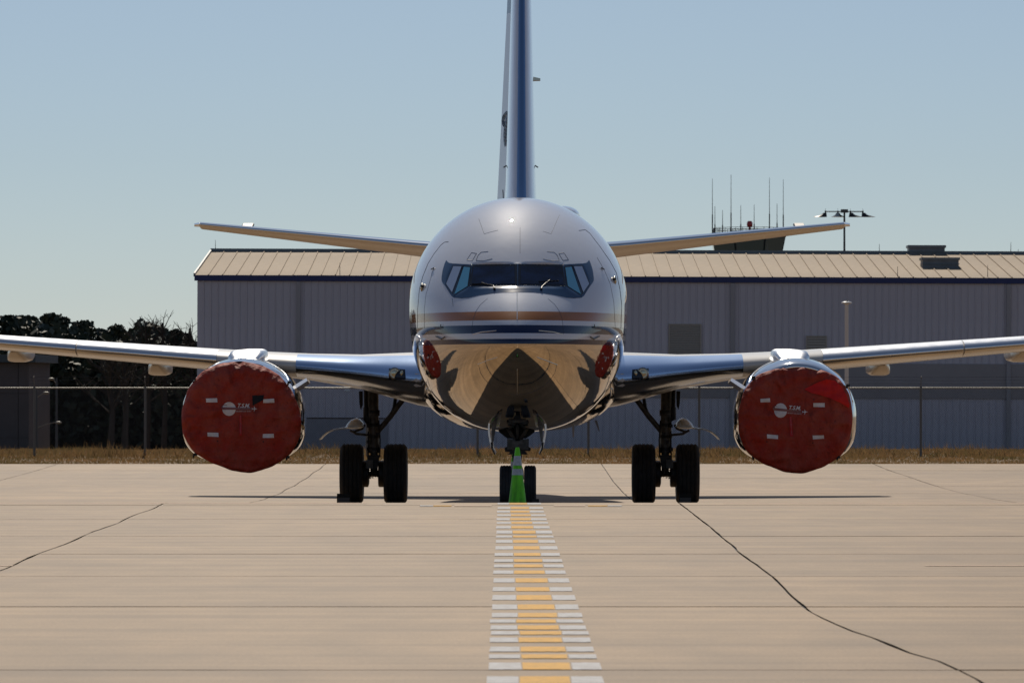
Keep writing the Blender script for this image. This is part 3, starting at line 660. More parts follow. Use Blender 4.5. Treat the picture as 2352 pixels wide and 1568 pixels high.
def patch(P2, off_, nu=24, nv=12, name='p'):
    """bilinear patch of four crop-1 corners or (upper chain, lower chain) laid on the nose surface"""
    g = MB(); rr = []
    if isinstance(P2, tuple):
        up, lo = P2; xs_ = np.linspace(up[0][0], up[-1][0], nu)
        yu = np.interp(xs_, [p[0] for p in up], [p[1] for p in up]); yl = np.interp(xs_, [p[0] for p in lo], [p[1] for p in lo])
        T_ = np.linspace(0, 1, nv); X2 = np.repeat(xs_[None], nv, 0); Y2 = yu[None]+(yl-yu)[None]*T_[:, None]
    else:
        a, b, c, d = [np.array(p, float) for p in P2]; s_ = np.linspace(0, 1, nu)[None, :, None]; t_ = np.linspace(0, 1, nv)[:, None, None]
        Q = (a*(1-s_)+b*s_)*(1-t_)+(d*(1-s_)+c*s_)*t_; X2, Y2 = Q[..., 0], Q[..., 1]
    px, py = c1(X2, Y2); x, u, z = proj(px.ravel(), py.ravel()); u = surf(x, z)
    e = .004; gx = (surf(x+e, z)-surf(x-e, z))/(2*e); gz_ = (surf(x, z+e)-surf(x, z-e))/(2*e)
    nn = np.stack([gx, -np.ones_like(gx), gz_], 1); nn /= np.linalg.norm(nn, axis=1)[:, None]
    Q = np.stack([x, u, z], 1)+nn*off_; Q = Q.reshape(X2.shape[0], X2.shape[1], 3)
    return g.loft([[tuple(q) for q in r] for r in Q], closed=False)
# fuselage skin
st = np.concatenate([np.linspace(.012, 1.0, 26)**2, np.linspace(1.0, 3.4, 120)[1:], np.linspace(3.4, 8, 24)[1:], np.linspace(8, 20, 10)[1:], np.linspace(20, 33.6, 22)[1:]])
NA = 288; ang = np.linspace(0, 2*math.pi, NA, endpoint=False); rings = []
for u in st:
    zt, zb, w, zc, nb = sect(u); ca, sa = np.cos(ang), np.sin(ang); p = np.where(sa >= 0, 2.0, nb)
    x = w*np.sign(ca)*np.abs(ca)**(2/p); z = zc+np.where(sa >= 0, zt-zc, zc-zb)*np.sign(sa)*np.abs(sa)**(2/p)
    uu = np.full(NA, u)
    if .9 < u < 4.0: uu = facet_u(x, z, uu)
    rings.append(np.stack([x, uu, z], 1))
tip = MB().loft([[tuple(q) for q in r] for r in rings])
fus = tip.obj('fuselage', 'fuselage', A, 60)
# cockpit surround and windows
upc = [(409, 832), (418, 770), (437, 705), (455, 665), (462, 680), (480, 695), (520, 702), (700, 711), (1153, 704)]
loc_ = [(409, 868), (425, 898), (440, 915), (505, 1018), (530, 1036), (600, 1042), (670, 1038), (780, 1012), (900, 993), (1000, 984), (1153, 981)]
upf = upc+[(2*MX-x, y_) for x, y_ in upc[:-1]][::-1]; lof = loc_+[(2*MX-x, y_) for x, y_ in loc_[:-1]][::-1]
sur = patch((upf, lof), .004, 300, 26).obj('cockpit_surround', 'mask', A, 60)
for i, P in enumerate(FR):
    f_ = patch(P, .007, 26, 14).obj('window_frame', 'frame', A, 60)
    patch(PA[i], .011, 26, 14).obj('window_pane', ['glass', 'glass_side', 'glass_rear'][i % 3], f_, 60)
    if i % 3 == 0:
        rv = MB(); a = np.array(P, float)
        for e0, e1, nn_ in ((0, 1, 26), (2, 3, 26)):
            for k in range(nn_):
                q = a[e0]+(a[e1]-a[e0])*(k+.5)/nn_; cc = a.mean(0); q = q+(cc-q)*.03
                px, py = c1(q[0], q[1]); x, u, z = proj(px, py); u = surf(np.array([x]), np.array([z]))[0]; rv.ellipsoid((float(x), float(u)-.010, float(z)), (.004, .004, .004), 6, 4)
        rv.obj('rivet_row', 'rivet', f_); 
def pline(P, r, crop, m, name, parent=None, dens=10, lift=0.0):
    Q = []
    for i in range(len(P)-1):
        for k in range(dens): t = k/dens; Q.append((P[i][0]+(P[i+1][0]-P[i][0])*t, P[i][1]+(P[i+1][1]-P[i][1])*t))
    Q.append(P[-1]); Q = np.array(Q, float); px, py = crop(Q[:, 0], Q[:, 1]); x, u, z = proj(px, py)
    u1 = np.where(u < 6.8, surf(x, z), u)-lift
    return MB().tube([(float(a), float(b), float(c)) for a, b, c in zip(x, u1, z)], r, 5).obj(name, m, parent or A)
mi = lambda P: [(2*MX-x, y_) for x, y_ in P]
door = [(172, 1335), (173, 1150), (190, 950), (222, 830), (275, 700), (330, 610), (400, 520), (440, 490), (475, 488)]
pline(door, .005, c1, 'seam', 'door_seam', fus); pline([(1755, 378), (1815, 370), (1860, 405), (1960, 535), (2060, 680), (2120, 790), (2155, 950), (2172, 1100), (2165, 1335)], .005, c1, 'seam', 'door_seam', fus)
pline([(240, 1335), (238, 1150), (255, 1000), (300, 850), (330, 740)], .0035, c1, 'seam', 'door_seam', fus); pline([(1930, 640), (2000, 760), (2060, 900), (2095, 1080), (2110, 1335)], .0035, c1, 'seam', 'door_seam', fus)
for P in ([(655, 665), (700, 595), (750, 602), (710, 670), (655, 665)], [(745, 672), (765, 620), (795, 590), (865, 583)], [(745, 672), (820, 674), (905, 655)]):
    pline(P, .0045, c1, 'seam', 'hatch_seam', fus, 5); pline(mi(P), .0045, c1, 'seam', 'hatch_seam', fus, 5)
for P in ([(1177, 350), (1177, 600)], [(772, 262), (800, 340), (825, 412), (880, 395), (960, 375)], [(1562, 225), (1520, 320), (1480, 410), (1400, 385)], [(512, 1040), (520, 1120)]):
    pline(P, .003, c1, 'seam', 'skin_seam', fus, 8)
rad = [(856, 1045), (790, 1100), (742, 1170), (715, 1250), (707, 1330), (706, 1392)]
pline(rad, .003, c1, 'seam', 'radome_seam', fus); pline(mi(rad), .003, c1, 'seam', 'radome_seam', fus)
rad2 = [(770, 440), (790, 520), (830, 580), (880, 630)]
pline(rad2, .003, c2, 'seam', 'radome_seam', fus); pline(mi(rad2), .003, c2, 'seam', 'radome_seam', fus)
for P, cr in (([(1148, 985), (1148, 1100), (1148, 1250)], c1), ([(715, 1392), (800, 1370), (945, 1357)], c1), ([(1590, 1392), (1500, 1370), (1358, 1357)], c1),
              ([(765, 432), (860, 395), (955, 365)], c2), ([(1540, 437), (1430, 395), (1340, 362)], c2), ([(1148, 482), (1148, 728)], c2)):
    pline(P, .0075, cr, 'strip', 'lightning_strip', fus, 8)
arc = [(1060, 718), (1120, 730), (1200, 728), (1290, 705), (1370, 670), (1410, 645)]
pline(arc, .003, c2, 'seam', 'skin_seam', fus)
# wipers
def on(cx, cyy, lift=.03):
    px, py = c1(cx, cyy); x, u, z = proj(px, py); return (float(x), float(surf(np.array([x]), np.array([z]))[0])-lift, float(z))
for arm, blade in (([(925, 948), (915, 915), (860, 905), (795, 888)], [(705, 902), (810, 898), (892, 912)]), ([(1385, 950), (1392, 925), (1430, 890), (1470, 860)], [(1362, 878), (1460, 874), (1556, 868)])):
    w_ = MB().tube([on(*p) for p in arm], .009, 6).ellipsoid(on(*arm[0]), (.022, .02, .022), 8, 6).obj('wiper', 'black', A)
    MB().tube([on(*p, .025) for p in blade], .011, 6).obj('wiper_blade', 'black', w_)
# probes, vents and antennas
for P in ([(340, 1325), (400, 1325), (400, 1298)], [(350, 1412), (405, 1440), (440, 1418)], [(305, 758), (330, 745)]):
    for Q in (P, mi(P)): MB().tube([on(*q, .06) for q in Q], .010, 5).tube([on(*Q[1], .06), on(*Q[1], -.02)], .012, 5).obj('probe', 'gear', A)
for cx_, cy_ in ((217, 935), (2103, 866)):
    q = on(cx_, cy_, .012); MB().ellipsoid(q, (.035, .10, .075), 12, 8).obj('static_port', 'lens_rim', A)
    MB().ellipsoid((q[0]-.004*np.sign(q[0]), q[1]-.03, q[2]+.02), (.035, .09, .035), 12, 8).obj('port_plate', 'black', A)
hp = (.80, 9.5, 5.38); MB().ellipsoid(hp, (.30, 1.3, .17), 16, 10).obj('satcom_hump', 'white', A)
MB().box(.05, .24, 10.6, 11.4, 5.56, 5.615).obj('antenna', 'gear_dark', A, 0)
for x_, z_, h_, u_ in ((.30, 5.55, .11, 11.2), (1.10, 5.2, .12, 10.2), (1.33, 5.0, .09, 10.0), (1.45, 4.88, .09, 9.0), (-.30, 5.55, .05, 12)):
    MB().box(x_-.008, x_+.008, u_, u_+.25, z_, z_+h_).obj('blade_antenna', 'gear', A, 0)
MB().ellipsoid((-.28, 13.0, 5.57), (.07, .07, .09), 12, 8).obj('roof_beacon', 'antenna_red', A)
MB().tube([(-.30, 15, 5.5), (-.33, 15.4, 6.1)], .01, 5).obj('wire_antenna', 'mast', A)
for px, py, py2, dx, u_ in ((1318, 975, 1004, -1, 10.5), (1369, 965, 990, 8, 13)):
    a = loc(px, py, u_); b = loc(px+dx, py2, u_+.25); MB().loft([[(a[0]-.03, a[1], a[2]), (a[0]+.01, a[1]-.02, a[2]), (a[0]+.03, a[1]+.5, a[2]), (a[0]-.01, a[1]+.5, a[2])],
                                                            [(b[0]-.012, b[1], b[2]), (b[0]+.008, b[1], b[2]), (b[0]+.01, b[1]+.25, b[2]), (b[0]-.01, b[1]+.25, b[2])]]).obj('belly_antenna', 'white', A, 30)
# wing-body fairing
rings = []
for u in np.concatenate([[9.2, 9.5, 10, 10.6], np.linspace(11.5, 19, 8), [20.5, 21.5]]):
    t = np.clip((u-9.2)/2.2, 0.02, 1)**.5*np.clip((21.6-u)/2.6, 0.02, 1)**.5
    w, hb = 1.4+.50*t, .55+.70*t; zc_ = 2.72
    rings.append([(w*math.copysign(abs(math.cos(a))**.72, math.cos(a)), u, zc_+(hb if math.sin(a) < 0 else .35*t)*math.copysign(abs(math.sin(a))**.80, math.sin(a))) for a in np.linspace(0, 2*math.pi, 96, endpoint=False)])
MB().loft(rings).obj('belly_fairing', 'belly', A, 60)
# wings, tailplanes
def airfoil(n=22, m_=0.0):
    t = (1-np.cos(np.linspace(0, math.pi, n)))/2
    y_ = 5*(.2969*np.sqrt(t)-.126*t-.3516*t**2+.2843*t**3-.1036*t**4)
    up = list(zip(t, y_)); lo = list(zip(t, -y_*.9))[::-1][:-1]; return up+lo[0:]
def foil_ring(X_, zm, th, ch, ule, tw_=0.0, tmax=1.0):
    r = []
    for t, q in airfoil():
        if tmax < 1: t = t*tmax; q = math.copysign(5*(.2969*math.sqrt(t)-.126*t-.3516*t**2+.2843*t**3-.1036*t**4), q) * (1 if q >= 0 else .9)
        r.append((X_, ule+t*ch, zm+q*th-tw_*t*ch))
    return r
WS = [(1.2, 2.36, 1.20, 8.6, 10.5), (1.9, 2.42, 1.06, 7.9, 11.0), (3.0, 2.56, .70, 6.7, 12.0), (4.0, 2.66, .54, 5.9, 12.6), (5.0, 2.74, .47, 5.1, 13.15), (7.5, 2.94, .39, 4.1, 14.5), (10.1, 3.145, .32, 3.2, 15.9), (13.5, 3.44, .24, 2.4, 17.7), (17.0, 3.75, .17, 1.6, 19.6)]
def wst(X_): return [float(np.interp(X_, [w[0] for w in WS], [w[k] for w in WS])) for k in (1, 2, 3, 4)]
def slat_ring(sx, X_, off_=.012, tm=.13):
    zm, th, ch, ul = wst(X_); P = []
    ts = np.concatenate([np.linspace(1, 0, 13)**1.6*tm, (np.linspace(0, 1, 13)[1:]**1.6)*tm*.75])
    for i, t in enumerate(ts):
        q = 5*(.2969*math.sqrt(t)-.126*t-.3516*t*t); P.append((sx*X_, ul+t*ch-off_*(1-t/tm), zm+(q if i < 13 else -.9*q)*th+(off_ if i < 13 else -off_)*min(1, t/tm*6)))
    return P
for sx in (-1, 1):
    wg = MB().loft([[(sx*x, y_, z_) for x, y_, z_ in foil_ring(*w)] for w in WS]).obj('wing', 'wing', A, 35)
    for a, b in ((1.6, 4.2), (5.75, 8.55), (8.58, 11.4), (11.43, 14.2), (14.23, 16.8)):
        MB().loft([slat_ring(sx, X_) for X_ in np.linspace(a, b, 7)], closed=False).obj('slat', 'metal' if a > 2 else 'metal_root', wg, 60)
    # landing light set into the wing root
    for px0, px1, py0, py1, cx_, r_ in ((891, 929.5, 843, 872, 905, 12),):
        f = (lambda p: p) if sx < 0 else (lambda p: 2*1191.5-p-.5)
        uu = 11.0; a = loc(f(px0), py1, uu); b = loc(f(px1), py0, uu); x0_, x1_ = sorted((a[0], b[0]))
        pts = []
        def ul_(x): return wst(max(1.9, abs(x)))[3]-.035
        tt = np.linspace(0, 1, 400)**2*.3; yt = 5*(.2969*np.sqrt(tt)-.126*tt-.3516*tt**2)
        def le_u(x, z):
            zm, th, ch, ul = wst(max(1.6, abs(x))); q = (z-zm)/th; q = q if q > 0 else -q/.9
            return ul+float(np.interp(q, yt, tt))*ch-.022
        gx_ = np.linspace(x0_, x1_, 10); gz2 = np.linspace(a[2], b[2], 10)
        lb = MB().loft([[(x, le_u(x, z), z) for x in gx_] for z in gz2], closed=False).obj('landing_light', 'frame', wg, 60)
        c = loc(f(cx_), 857, uu); yy_ = le_u(c[0], c[2])-.02
        MB().lathe([(.105, .03), (.112, 0), (.09, -.012), (.085, .0)], (c[0], yy_, c[2]), 'y', 24).obj('lamp_rim', 'lens_rim', lb)
        MB().ellipsoid((c[0], yy_+.02, c[2]), (.086, .03, .086), 20, 10).obj('lamp_lens', 'lens', lb)
        c = loc(f(922), 857, uu); MB().ellipsoid((c[0], le_u(c[0], c[2])-.01, c[2]), (.035, .02, .05), 12, 8).obj('lamp_lens', 'lens', lb)
    # flap track fairings
    for pxc, pyc in ((356, 851), (30, 820), (770, 868)):
        if pxc == 770: continue
        f = (lambda p: p) if sx < 0 else (lambda p: 2*1191.5-p)
        X_ = abs(loc(f(pxc), pyc, 17)[0]); zm, th, ch, ul = wst(X_); u0 = ul+ch*.52; c = loc(f(pxc), pyc, u0)
        hw, hh_2 = .20, .125; rr = []
        for du, k_, dz_ in ((0, .28, .10), (.25, .62, .05), (.6, .95, .0), (1.1, 1.0, -.0), (1.9, .95, .02), (2.8, .6, .05), (3.2, .1, .08)):
            rr.append([(c[0]+hw*k_*math.copysign(abs(math.cos(t))**.45, math.cos(t)), u0+du, c[2]+dz_+hh_2*k_*math.copysign(abs(math.sin(t))**.45, math.sin(t))+.03) for t in np.linspace(.1, 2*math.pi+.1, 24, endpoint=False)])
        MB().loft(rr).obj('flap_track_fairing', 'wing', wg, 50)
    # tailplane
    TS = [(.4, 5.27, .30, 3.9, 27.9), (2.2, 5.44, .265, 3.2, 28.9), (7.45, 6.03, .125, 1.35, 32.0)]
    cx0 = .0
    tp = MB().loft([[(sx*x, y_, z_) for x, y_, z_ in foil_ring(*w, tw_=.055)] for w in TS]).obj('tailplane', 'tailpaint', A, 35)
    MB().loft([[(sx*(7.45+.001), 32.0+.0, 6.03), (sx*7.45, 32.3, 6.085), (sx*7.45, 33.2, 6.05), (sx*7.45, 32.3, 5.975)], [(sx*7.58, 32.25, 6.03), (sx*7.6, 32.4, 6.06), (sx*7.6, 33.1, 6.05), (sx*7.6, 32.4, 5.99)]]).obj('tip_cap', 'chrome', tp, 60)
    rr = []
    for X_ in np.linspace(.4, 7.44, 8):
        q = [float(np.interp(X_, [t[0] for t in TS], [t[k] for t in TS])) for k in (1, 2, 3, 4)]
        P = []
        for i, t in enumerate(np.concatenate([np.linspace(1, 0, 9)**1.5*.10, np.linspace(0, 1, 9)[1:]**1.5*.006])):
            h_ = 5*(.2969*math.sqrt(t)-.126*t-.3516*t*t)*q[1]; P.append((sx*X_, q[3]+t*q[2]-.006, q[0]+(h_ if i < 9 else -.9*h_)+(.006 if i < 9 else -.006)))
        rr.append(P)
    MB().loft(rr, closed=False).obj('leading_edge', 'chrome', tp, 60)
    a = loc(555 if sx < 0 else 1822, 511, 33); b = loc(581 if sx < 0 else 1846, 517, 33); x0_, x1_ = sorted((a[0], b[0]))
    MB().add([(x0_+.03, 32.6, b[2]-.05), (x1_, 32.6, b[2]-.05), (x1_, 33.2, b[2]+.055), (x0_+.03, 33.2, b[2]+.055), (x0_, 32.6, b[2]-.08), (x1_+.02, 32.6, b[2]-.08), (x1_+.02, 33.2, b[2]+.02), (x0_, 33.2, b[2]+.02)],
             [(0, 1, 2, 3), (7, 6, 5, 4), (0, 4, 5, 1), (1, 5, 6, 2), (2, 6, 7, 3), (3, 7, 4, 0)]).obj('elevator_horn', 'gear_dark', tp, 0)
# fin and rudder
FS = [(5.1, .76, 8.0, 23.8), (5.9, .70, 6.6, 25.4), (6.8, .64, 5.6, 26.7), (11.3, .43, 3.5, 30.0), (12.6, .37, 2.9, 31.0)]
fr_ = []
for zz, th, ch, ul in FS:
    fr_.append([(q*th*(1 if q > 0 else 1/.9)*.5/.5, ul+t*ch*.98, zz) for t, q in [(t*.72, 5*(.2969*math.sqrt(t*.72)-.126*t*.72-.3516*(t*.72)**2+.2843*(t*.72)**3-.1036*(t*.72)**4)*sg) for t, sg in [(t, 1 if i < 22 else -1) for i, (t, q) in enumerate(airfoil())]]])
fin = MB().loft(fr_).obj('fin', 'white', A, 40)
rr = []
for zz, th, ch, ul in FS[1:]:
    P = []
    for i, t in enumerate(np.concatenate([np.linspace(1, 0, 9)**1.6*.010, np.linspace(0, 1, 9)[1:]**1.6*.010])):
        q = 5*(.2969*math.sqrt(t)-.126*t-.3516*t*t)*th+.006; P.append((q if i < 9 else -q, ul+t*ch*.98-.008, zz))
    rr.append(P)
MB().loft(rr, closed=False).obj('fin_leading_edge', 'fin_edge', fin, 60)
de = R(17); rr = []
def rud(zz):
    th, ch, ul = [float(np.interp(zz, [f[0] for f in FS], [f[k] for f in FS])) for k in (1, 2, 3)]
    return ul+ch*.70, float(np.interp(zz, [5.6, 11.0, 12.6], [2.10, 1.22, 1.0])), th*.30
for zz in (5.75, 8.5, 11.0, 12.5):
    hg, cr_, ht_ = rud(zz); P = []
    for t, q in ((0, 1), (.35, .8), (1, .05), (1, -.05), (.35, -.8), (0, -1)):
        a_, b_ = t*cr_, q*ht_*.5; P.append((-a_*math.sin(de)+b_*math.cos(de), hg+a_*math.cos(de)+b_*math.sin(de), zz))
    rr.append(P)
rudder = MB().loft(rr).obj('rudder', 'rudder', A, 30)
def rpt(cx_, cy_, lift=.012):
    px, py = (cx_/6.03+1860)*.6125, (cy_/6.03+380)*.6125
    u_ = 30.0
    for _ in range(6):
        q = loc(px, py, u_); hg, cr_, ht_ = rud(min(12.5, max(5.75, q[2])))
        # left face: x = -a sin - b(a) cos
        a_ = (-q[0]-.5*ht_*.8*math.cos(de))/math.sin(de); a_ = max(0, a_); b_ = ht_*.5*float(np.interp(a_/cr_, [0, .35, 1], [1, .8, .05]))
        u_ = hg+a_*math.cos(de)-b_*math.sin(de)
    q = loc(px, py, u_); b_2 = b_
    a_ = (-q[0]-b_*math.cos(de))/math.sin(de)
    return (q[0]-lift*math.cos(de), hg+a_*math.cos(de)-b_*math.sin(de)-lift*math.sin(de), q[2])
outer = [(318, 150), (270, 230), (238, 350), (205, 500), (183, 620), (176, 750), (180, 880), (192, 980), (215, 1060), (245, 1108), (275, 1128)]
innr = [(335, 160), (335, 260), (335, 380), (330, 500), (325, 620), (322, 750), (318, 880), (312, 980), (308, 1060), (300, 1100), (290, 1128)]
MB().loft([[rpt(*a), rpt((a[0]+b[0])/2, (a[1]+b[1])/2), rpt(*b)] for a, b in zip(outer, innr)], closed=False).obj('wreath_emblem', 'emblem', rudder, 60)
for P in ([(252, 228), (200, 275), (160, 350), (145, 430), (155, 510), (188, 572)], [(248, 275), (205, 310), (175, 370), (168, 440), (180, 510), (205, 540)], [(220, 352), (195, 400), (188, 450), (205, 500)]):
    MB().tube([rpt(*p) for p in P], .012, 5).obj('emblem_arc', 'emblem', rudder)
for k in range(9):
    cx_, cy_ = np.interp(k, [0, 2, 4, 6, 8], [285, 255, 222, 215, 240]), 330+k*82
    MB().tube([rpt(cx_-16, cy_-30, .02), rpt(cx_, cy_+22, .02), rpt(cx_+14, cy_-30, .02)], .010, 5).obj('emblem_leaf', 'emblem_light', rudder)
for P in ([(1156.5, 385), (1169, 377), (1172, 387)], [(1236, 385), (1224, 377), (1220, 387)]):
    MB().tube([loc(x, y_, 28.2) for x, y_ in P], .016, 5).obj('tail_antenna', 'gear', fin)
a = loc(1221, 176, 31); MB().loft([[(a[0]-.1, a[1]-.2, a[2]-.10), (a[0]-.1, a[1]+.2, a[2]-.10), (a[0]-.1, a[1]+.2, a[2]+.01), (a[0]-.1, a[1]-.2, a[2]+.01)], [(a[0]+.2, a[1]-.1, a[2]-.10), (a[0]+.2, a[1]+.1, a[2]-.10), (a[0]+.2, a[1]+.1, a[2]-.05), (a[0]+.2, a[1]-.1, a[2]-.05)]]).obj('fin_light', 'lens_rim', fin, 0)

# engines
def nac(c, sx, u0, k, n=96):
    r = []
    for a in np.linspace(0, 2*math.pi, n, endpoint=False):
        ca, sa = math.cos(a), math.sin(a)
        if sa >= 0: x, z = 1.128*ca, 1.06*sa
        else: x, z = 1.128*math.copysign(abs(ca)**.65, ca), .885*math.copysign(abs(sa)**.65, sa)
        r.append((c[0]+x*k, c[1]+u0, c[2]+z*k))
    return r
ENG = {}
for sx in (-1, 1):
    f = (lambda p: p) if sx < 0 else (lambda p: 2*1191.5-p+.5)
    c = loc(f(550.7), 953.75, 10.0); ENG[sx] = c
    nc = MB().loft([nac(c, sx, u_, k) for u_, k in ((.42, .962), (.8, .995), (1.2, 1.0), (1.8, .99), (2.6, .94), (3.4, .85), (3.42, .8))]).obj('nacelle', 'fuselage', A, 60)
    nc.data.materials.clear(); nc.data.materials.append(M['belly'])
    MB().loft([nac(c, sx, u_, k) for u_, k in ((.5, .74), (.2, .75), (.07, .775), (.015, .805), (0, .835), (.02, .865), (.07, .893), (.16, .920), (.28, .943), (.42, .9625))], cap0=False, cap1=False).obj('inlet_lip', 'chrome', nc, 60)
    MB().loft([nac(c, sx, u_, k) for u_, k in ((.5, .74), (.52, .01))], cap0=False).obj('inlet_bulkhead', 'black', nc, 60)
    MB().loft([nac(c, sx, u_, k*.9) for u_, k in ((3.3, .6), (4.2, .5), (4.9, .38), (5.5, .12))]).obj('exhaust_core', 'gear', nc, 60)
    p = loc(f(567), 820, 12.0)
    pr = []
    for u_, hw, zt2, zb2 in ((11.35, .22, 2.80, 2.6), (11.6, .33, 2.93, 2.5), (12.1, .345, 2.985, 2.4), (13.2, .33, 3.0, 2.4), (14.4, .26, 3.02, 2.5), (15.2, .06, 2.95, 2.6)):
        zm_ = (zt2+zb2)/2; hz2 = (zt2-zb2)/2
        pr.append([(p[0]+hw*math.copysign(abs(math.cos(t))**.4, math.cos(t)), u_, zm_+hz2*math.copysign(abs(math.sin(t))**.4, math.sin(t))) for t in np.linspace(0, 2*math.pi, 40, endpoint=False)])
    MB().loft(pr).obj('pylon_fairing', 'metal', nc, 50)
    a = loc(f(672), 897, 10.9); b = loc(f(705), 874, 10.9)
    dx, dz = b[0]-a[0], b[2]-a[2]; nx2, nz2 = -dz*.24, dx*.24
    MB().loft([[(a[0]-dx*.3, 10.75, a[2]-dz*.3), (a[0]-dx*.3+nx2, 11.0, a[2]-dz*.3+nz2), (a[0]-dx*.3, 12.3, a[2]-dz*.3), (a[0]-dx*.3-nx2, 11.0, a[2]-dz*.3-nz2)],
               [(b[0], 11.1, b[2]), (b[0]+nx2*.8, 11.3, b[2]+nz2*.8), (b[0], 11.9, b[2]), (b[0]-nx2*.8, 11.3, b[2]-nz2*.8)]]).obj('strake', 'white', nc, 20)

# landing gear
def tyre(name, c, r, w, parent, grooves=4):
    prof = []; hw = w/2
    prof += [(r*.50, -hw*.55), (r*.62, -hw*.9), (r*.80, -hw), (r*.90, -hw*.97), (r*.965, -hw*.82)]
    xs_ = np.linspace(-.72, .72, 2*grooves+1)
    for i, q in enumerate(xs_):
        x = q*hw
        if i % 2 == 1: prof += [(r*.995, x-hw*.06), (r*.975, x-hw*.04), (r*.975, x+hw*.04), (r*.995, x+hw*.06)]
        else: prof += [(r*(1-.012*q*q), x)]
    prof += [(r*.965, hw*.82), (r*.90, hw*.97), (r*.80, hw), (r*.62, hw*.9), (r*.50, hw*.55)]
    o = MB().lathe(prof, c, 'x', 64).obj(name, 'tyre', parent, 25)
    return o
for sx in (-1, 1):
    f = (lambda p: p) if sx < 0 else (lambda p: 2*1193.5-p)
    u0 = 16.6
    L_ = lambda px, py, u=16.6: loc(f(px), py, u)
    mg = MB()
    mg.tube([L_(856, 880), L_(857, 960), L_(859, 1040)], .11, 16).tube([L_(859, 1035), L_(859, 1088)], .075, 14)
    mg.tube([L_(846, 948), L_(872, 948)], .06, 10)
    G = mg.obj('main_gear_strut', 'gear', A)
    for py, r_ in ((945, .125), (975, .122), (1002, .13), (1030, .135)): MB().lathe([(r_, -.03), (r_, .03)], L_(858, py), 'z', 18).obj('collar', 'gear_dark', G)
    ax = L_(858.5, 1085); cz_ = .585
    MB().tube([(ax[0]-.62, u0, cz_), (ax[0]+.62, u0, cz_)], .06, 14).obj('axle', 'gear_dark', G)
    for s2 in (-1, 1):
        tc = L_(858.5+s2*50.3, 1085); c = (tc[0], u0, cz_)
        t_ = tyre('tyre', c, .59, .455, G)
        MB().lathe([(.05, -.20), (.27, -.17), (.29, -.12), (.29, .12), (.27, .17), (.05, .20)], c, 'x', 32).obj('wheel_hub', 'gear', G)
        MB().lathe([(.24, -.07), (.26, -.05), (.26, .05), (.20, .07)], (c[0]+math.copysign(.27, ax[0]-c[0]), u0, cz_), 'x', 24).obj('brake_unit', 'gear_dark', G)
    MB().tube([L_(868, 990), L_(896, 957), L_(926, 916)], .055, 10).obj('side_brace', 'gear', G)
    MB().tube([L_(898, 955), L_(905, 935), L_(908, 915)], .035, 8).obj('brace_lock', 'gear_dark', G)
    MB().tube([L_(840, 880), L_(841, 950)], .045, 10).tube([L_(842, 935), L_(842, 962), L_(850, 972)], .07, 10).obj('actuator', 'gear_dark', G)
    MB().prism([(L_(x, y_)[0], L_(x, y_)[2]) for x, y_ in ((826, 898), (834, 898), (834, 930), (830, 940), (827, 925))], 16.2, 16.5).obj('fairing_plate', 'gear_dark', G, 0)
    MB().tube([L_(810, 990), L_(818, 996), L_(850, 999)], .025, 8).tube([L_(804, 988), L_(812, 992), L_(832, 984), L_(838, 975)], .025, 8).obj('door_link', 'gear', G)
    # torque links, box and hydraulic hoses
    MB().prism([(L_(x, y_)[0], L_(x, y_)[2]) for x, y_ in ((845, 1044), (873, 1044), (868, 1075), (849, 1075))], 16.3, 16.45).obj('torque_link', 'gear_dark', G, 0)
    MB().prism([(L_(x, y_)[0], L_(x, y_)[2]) for x, y_ in ((842, 1055), (858, 1055), (858, 1074), (842, 1074))], 16.2, 16.29).obj('junction_box', 'gear', G, 0)
    hs = MB()
    for k in range(5):
        a_ = L_(850+k*4, 1078); b_ = L_(842+k*9, 1092+3*(k % 2)); c_ = L_(852+k*6, 1098-2*k)
        hs.tube([(a_[0], 16.4, a_[2]), (b_[0], 16.35, b_[2]), (c_[0], 16.4, c_[2])], .012, 5)
    hs.tube([L_(846, 990, 16.48), L_(846, 1020, 16.46), L_(845, 1060, 16.45)], .016, 6).tube([L_(870, 965, 16.48), L_(873, 1010, 16.46), L_(872, 1050, 16.45)], .016, 6)
    for k in range(7): q = L_(858+random.uniform(-16, 16), 960+k*18, 16.48); hs.box(q[0]-.03, q[0]+.03, 16.4, 16.5, q[2]-.03, q[2]+.03)
    hs.obj('hose_set', 'gear_dark', G)
    # gear doors: long curved blade and wheel well cover
    pl = [(736, 1007), (744, 998), (754, 990), (766, 985), (780, 982.5), (796, 981)]
    out = [L_(x, y_) for x, y_ in pl]; inn = [L_(x, y_+2.2+.25*i) for i, (x, y_) in enumerate(pl)]
    MB().prism([(q[0], q[2]) for q in out]+[(q[0], q[2]) for q in inn[::-1]], 16.0, 17.2).obj('gear_door', 'doorpaint', G, 30)
    rr = []
    for u_, k_ in ((15.95, .25), (16.05, .7), (16.3, 1), (16.9, 1), (17.2, .8)):
        cx_, cy_ = 815, 980
        P = [(794, 981), (800, 971), (808, 963), (818, 959.5), (826, 962), (833, 970), (836, 979), (828, 984), (808, 985)]
        rr.append([(lambda q: (q[0], u_, q[2]))(L_(cx_+(x-cx_)*(.6+.4*k_), cy_+(y_-cy_)*k_)) for x, y_ in P])
    MB().loft(rr).obj('wheel_well_door', 'doorpaint', G, 50)
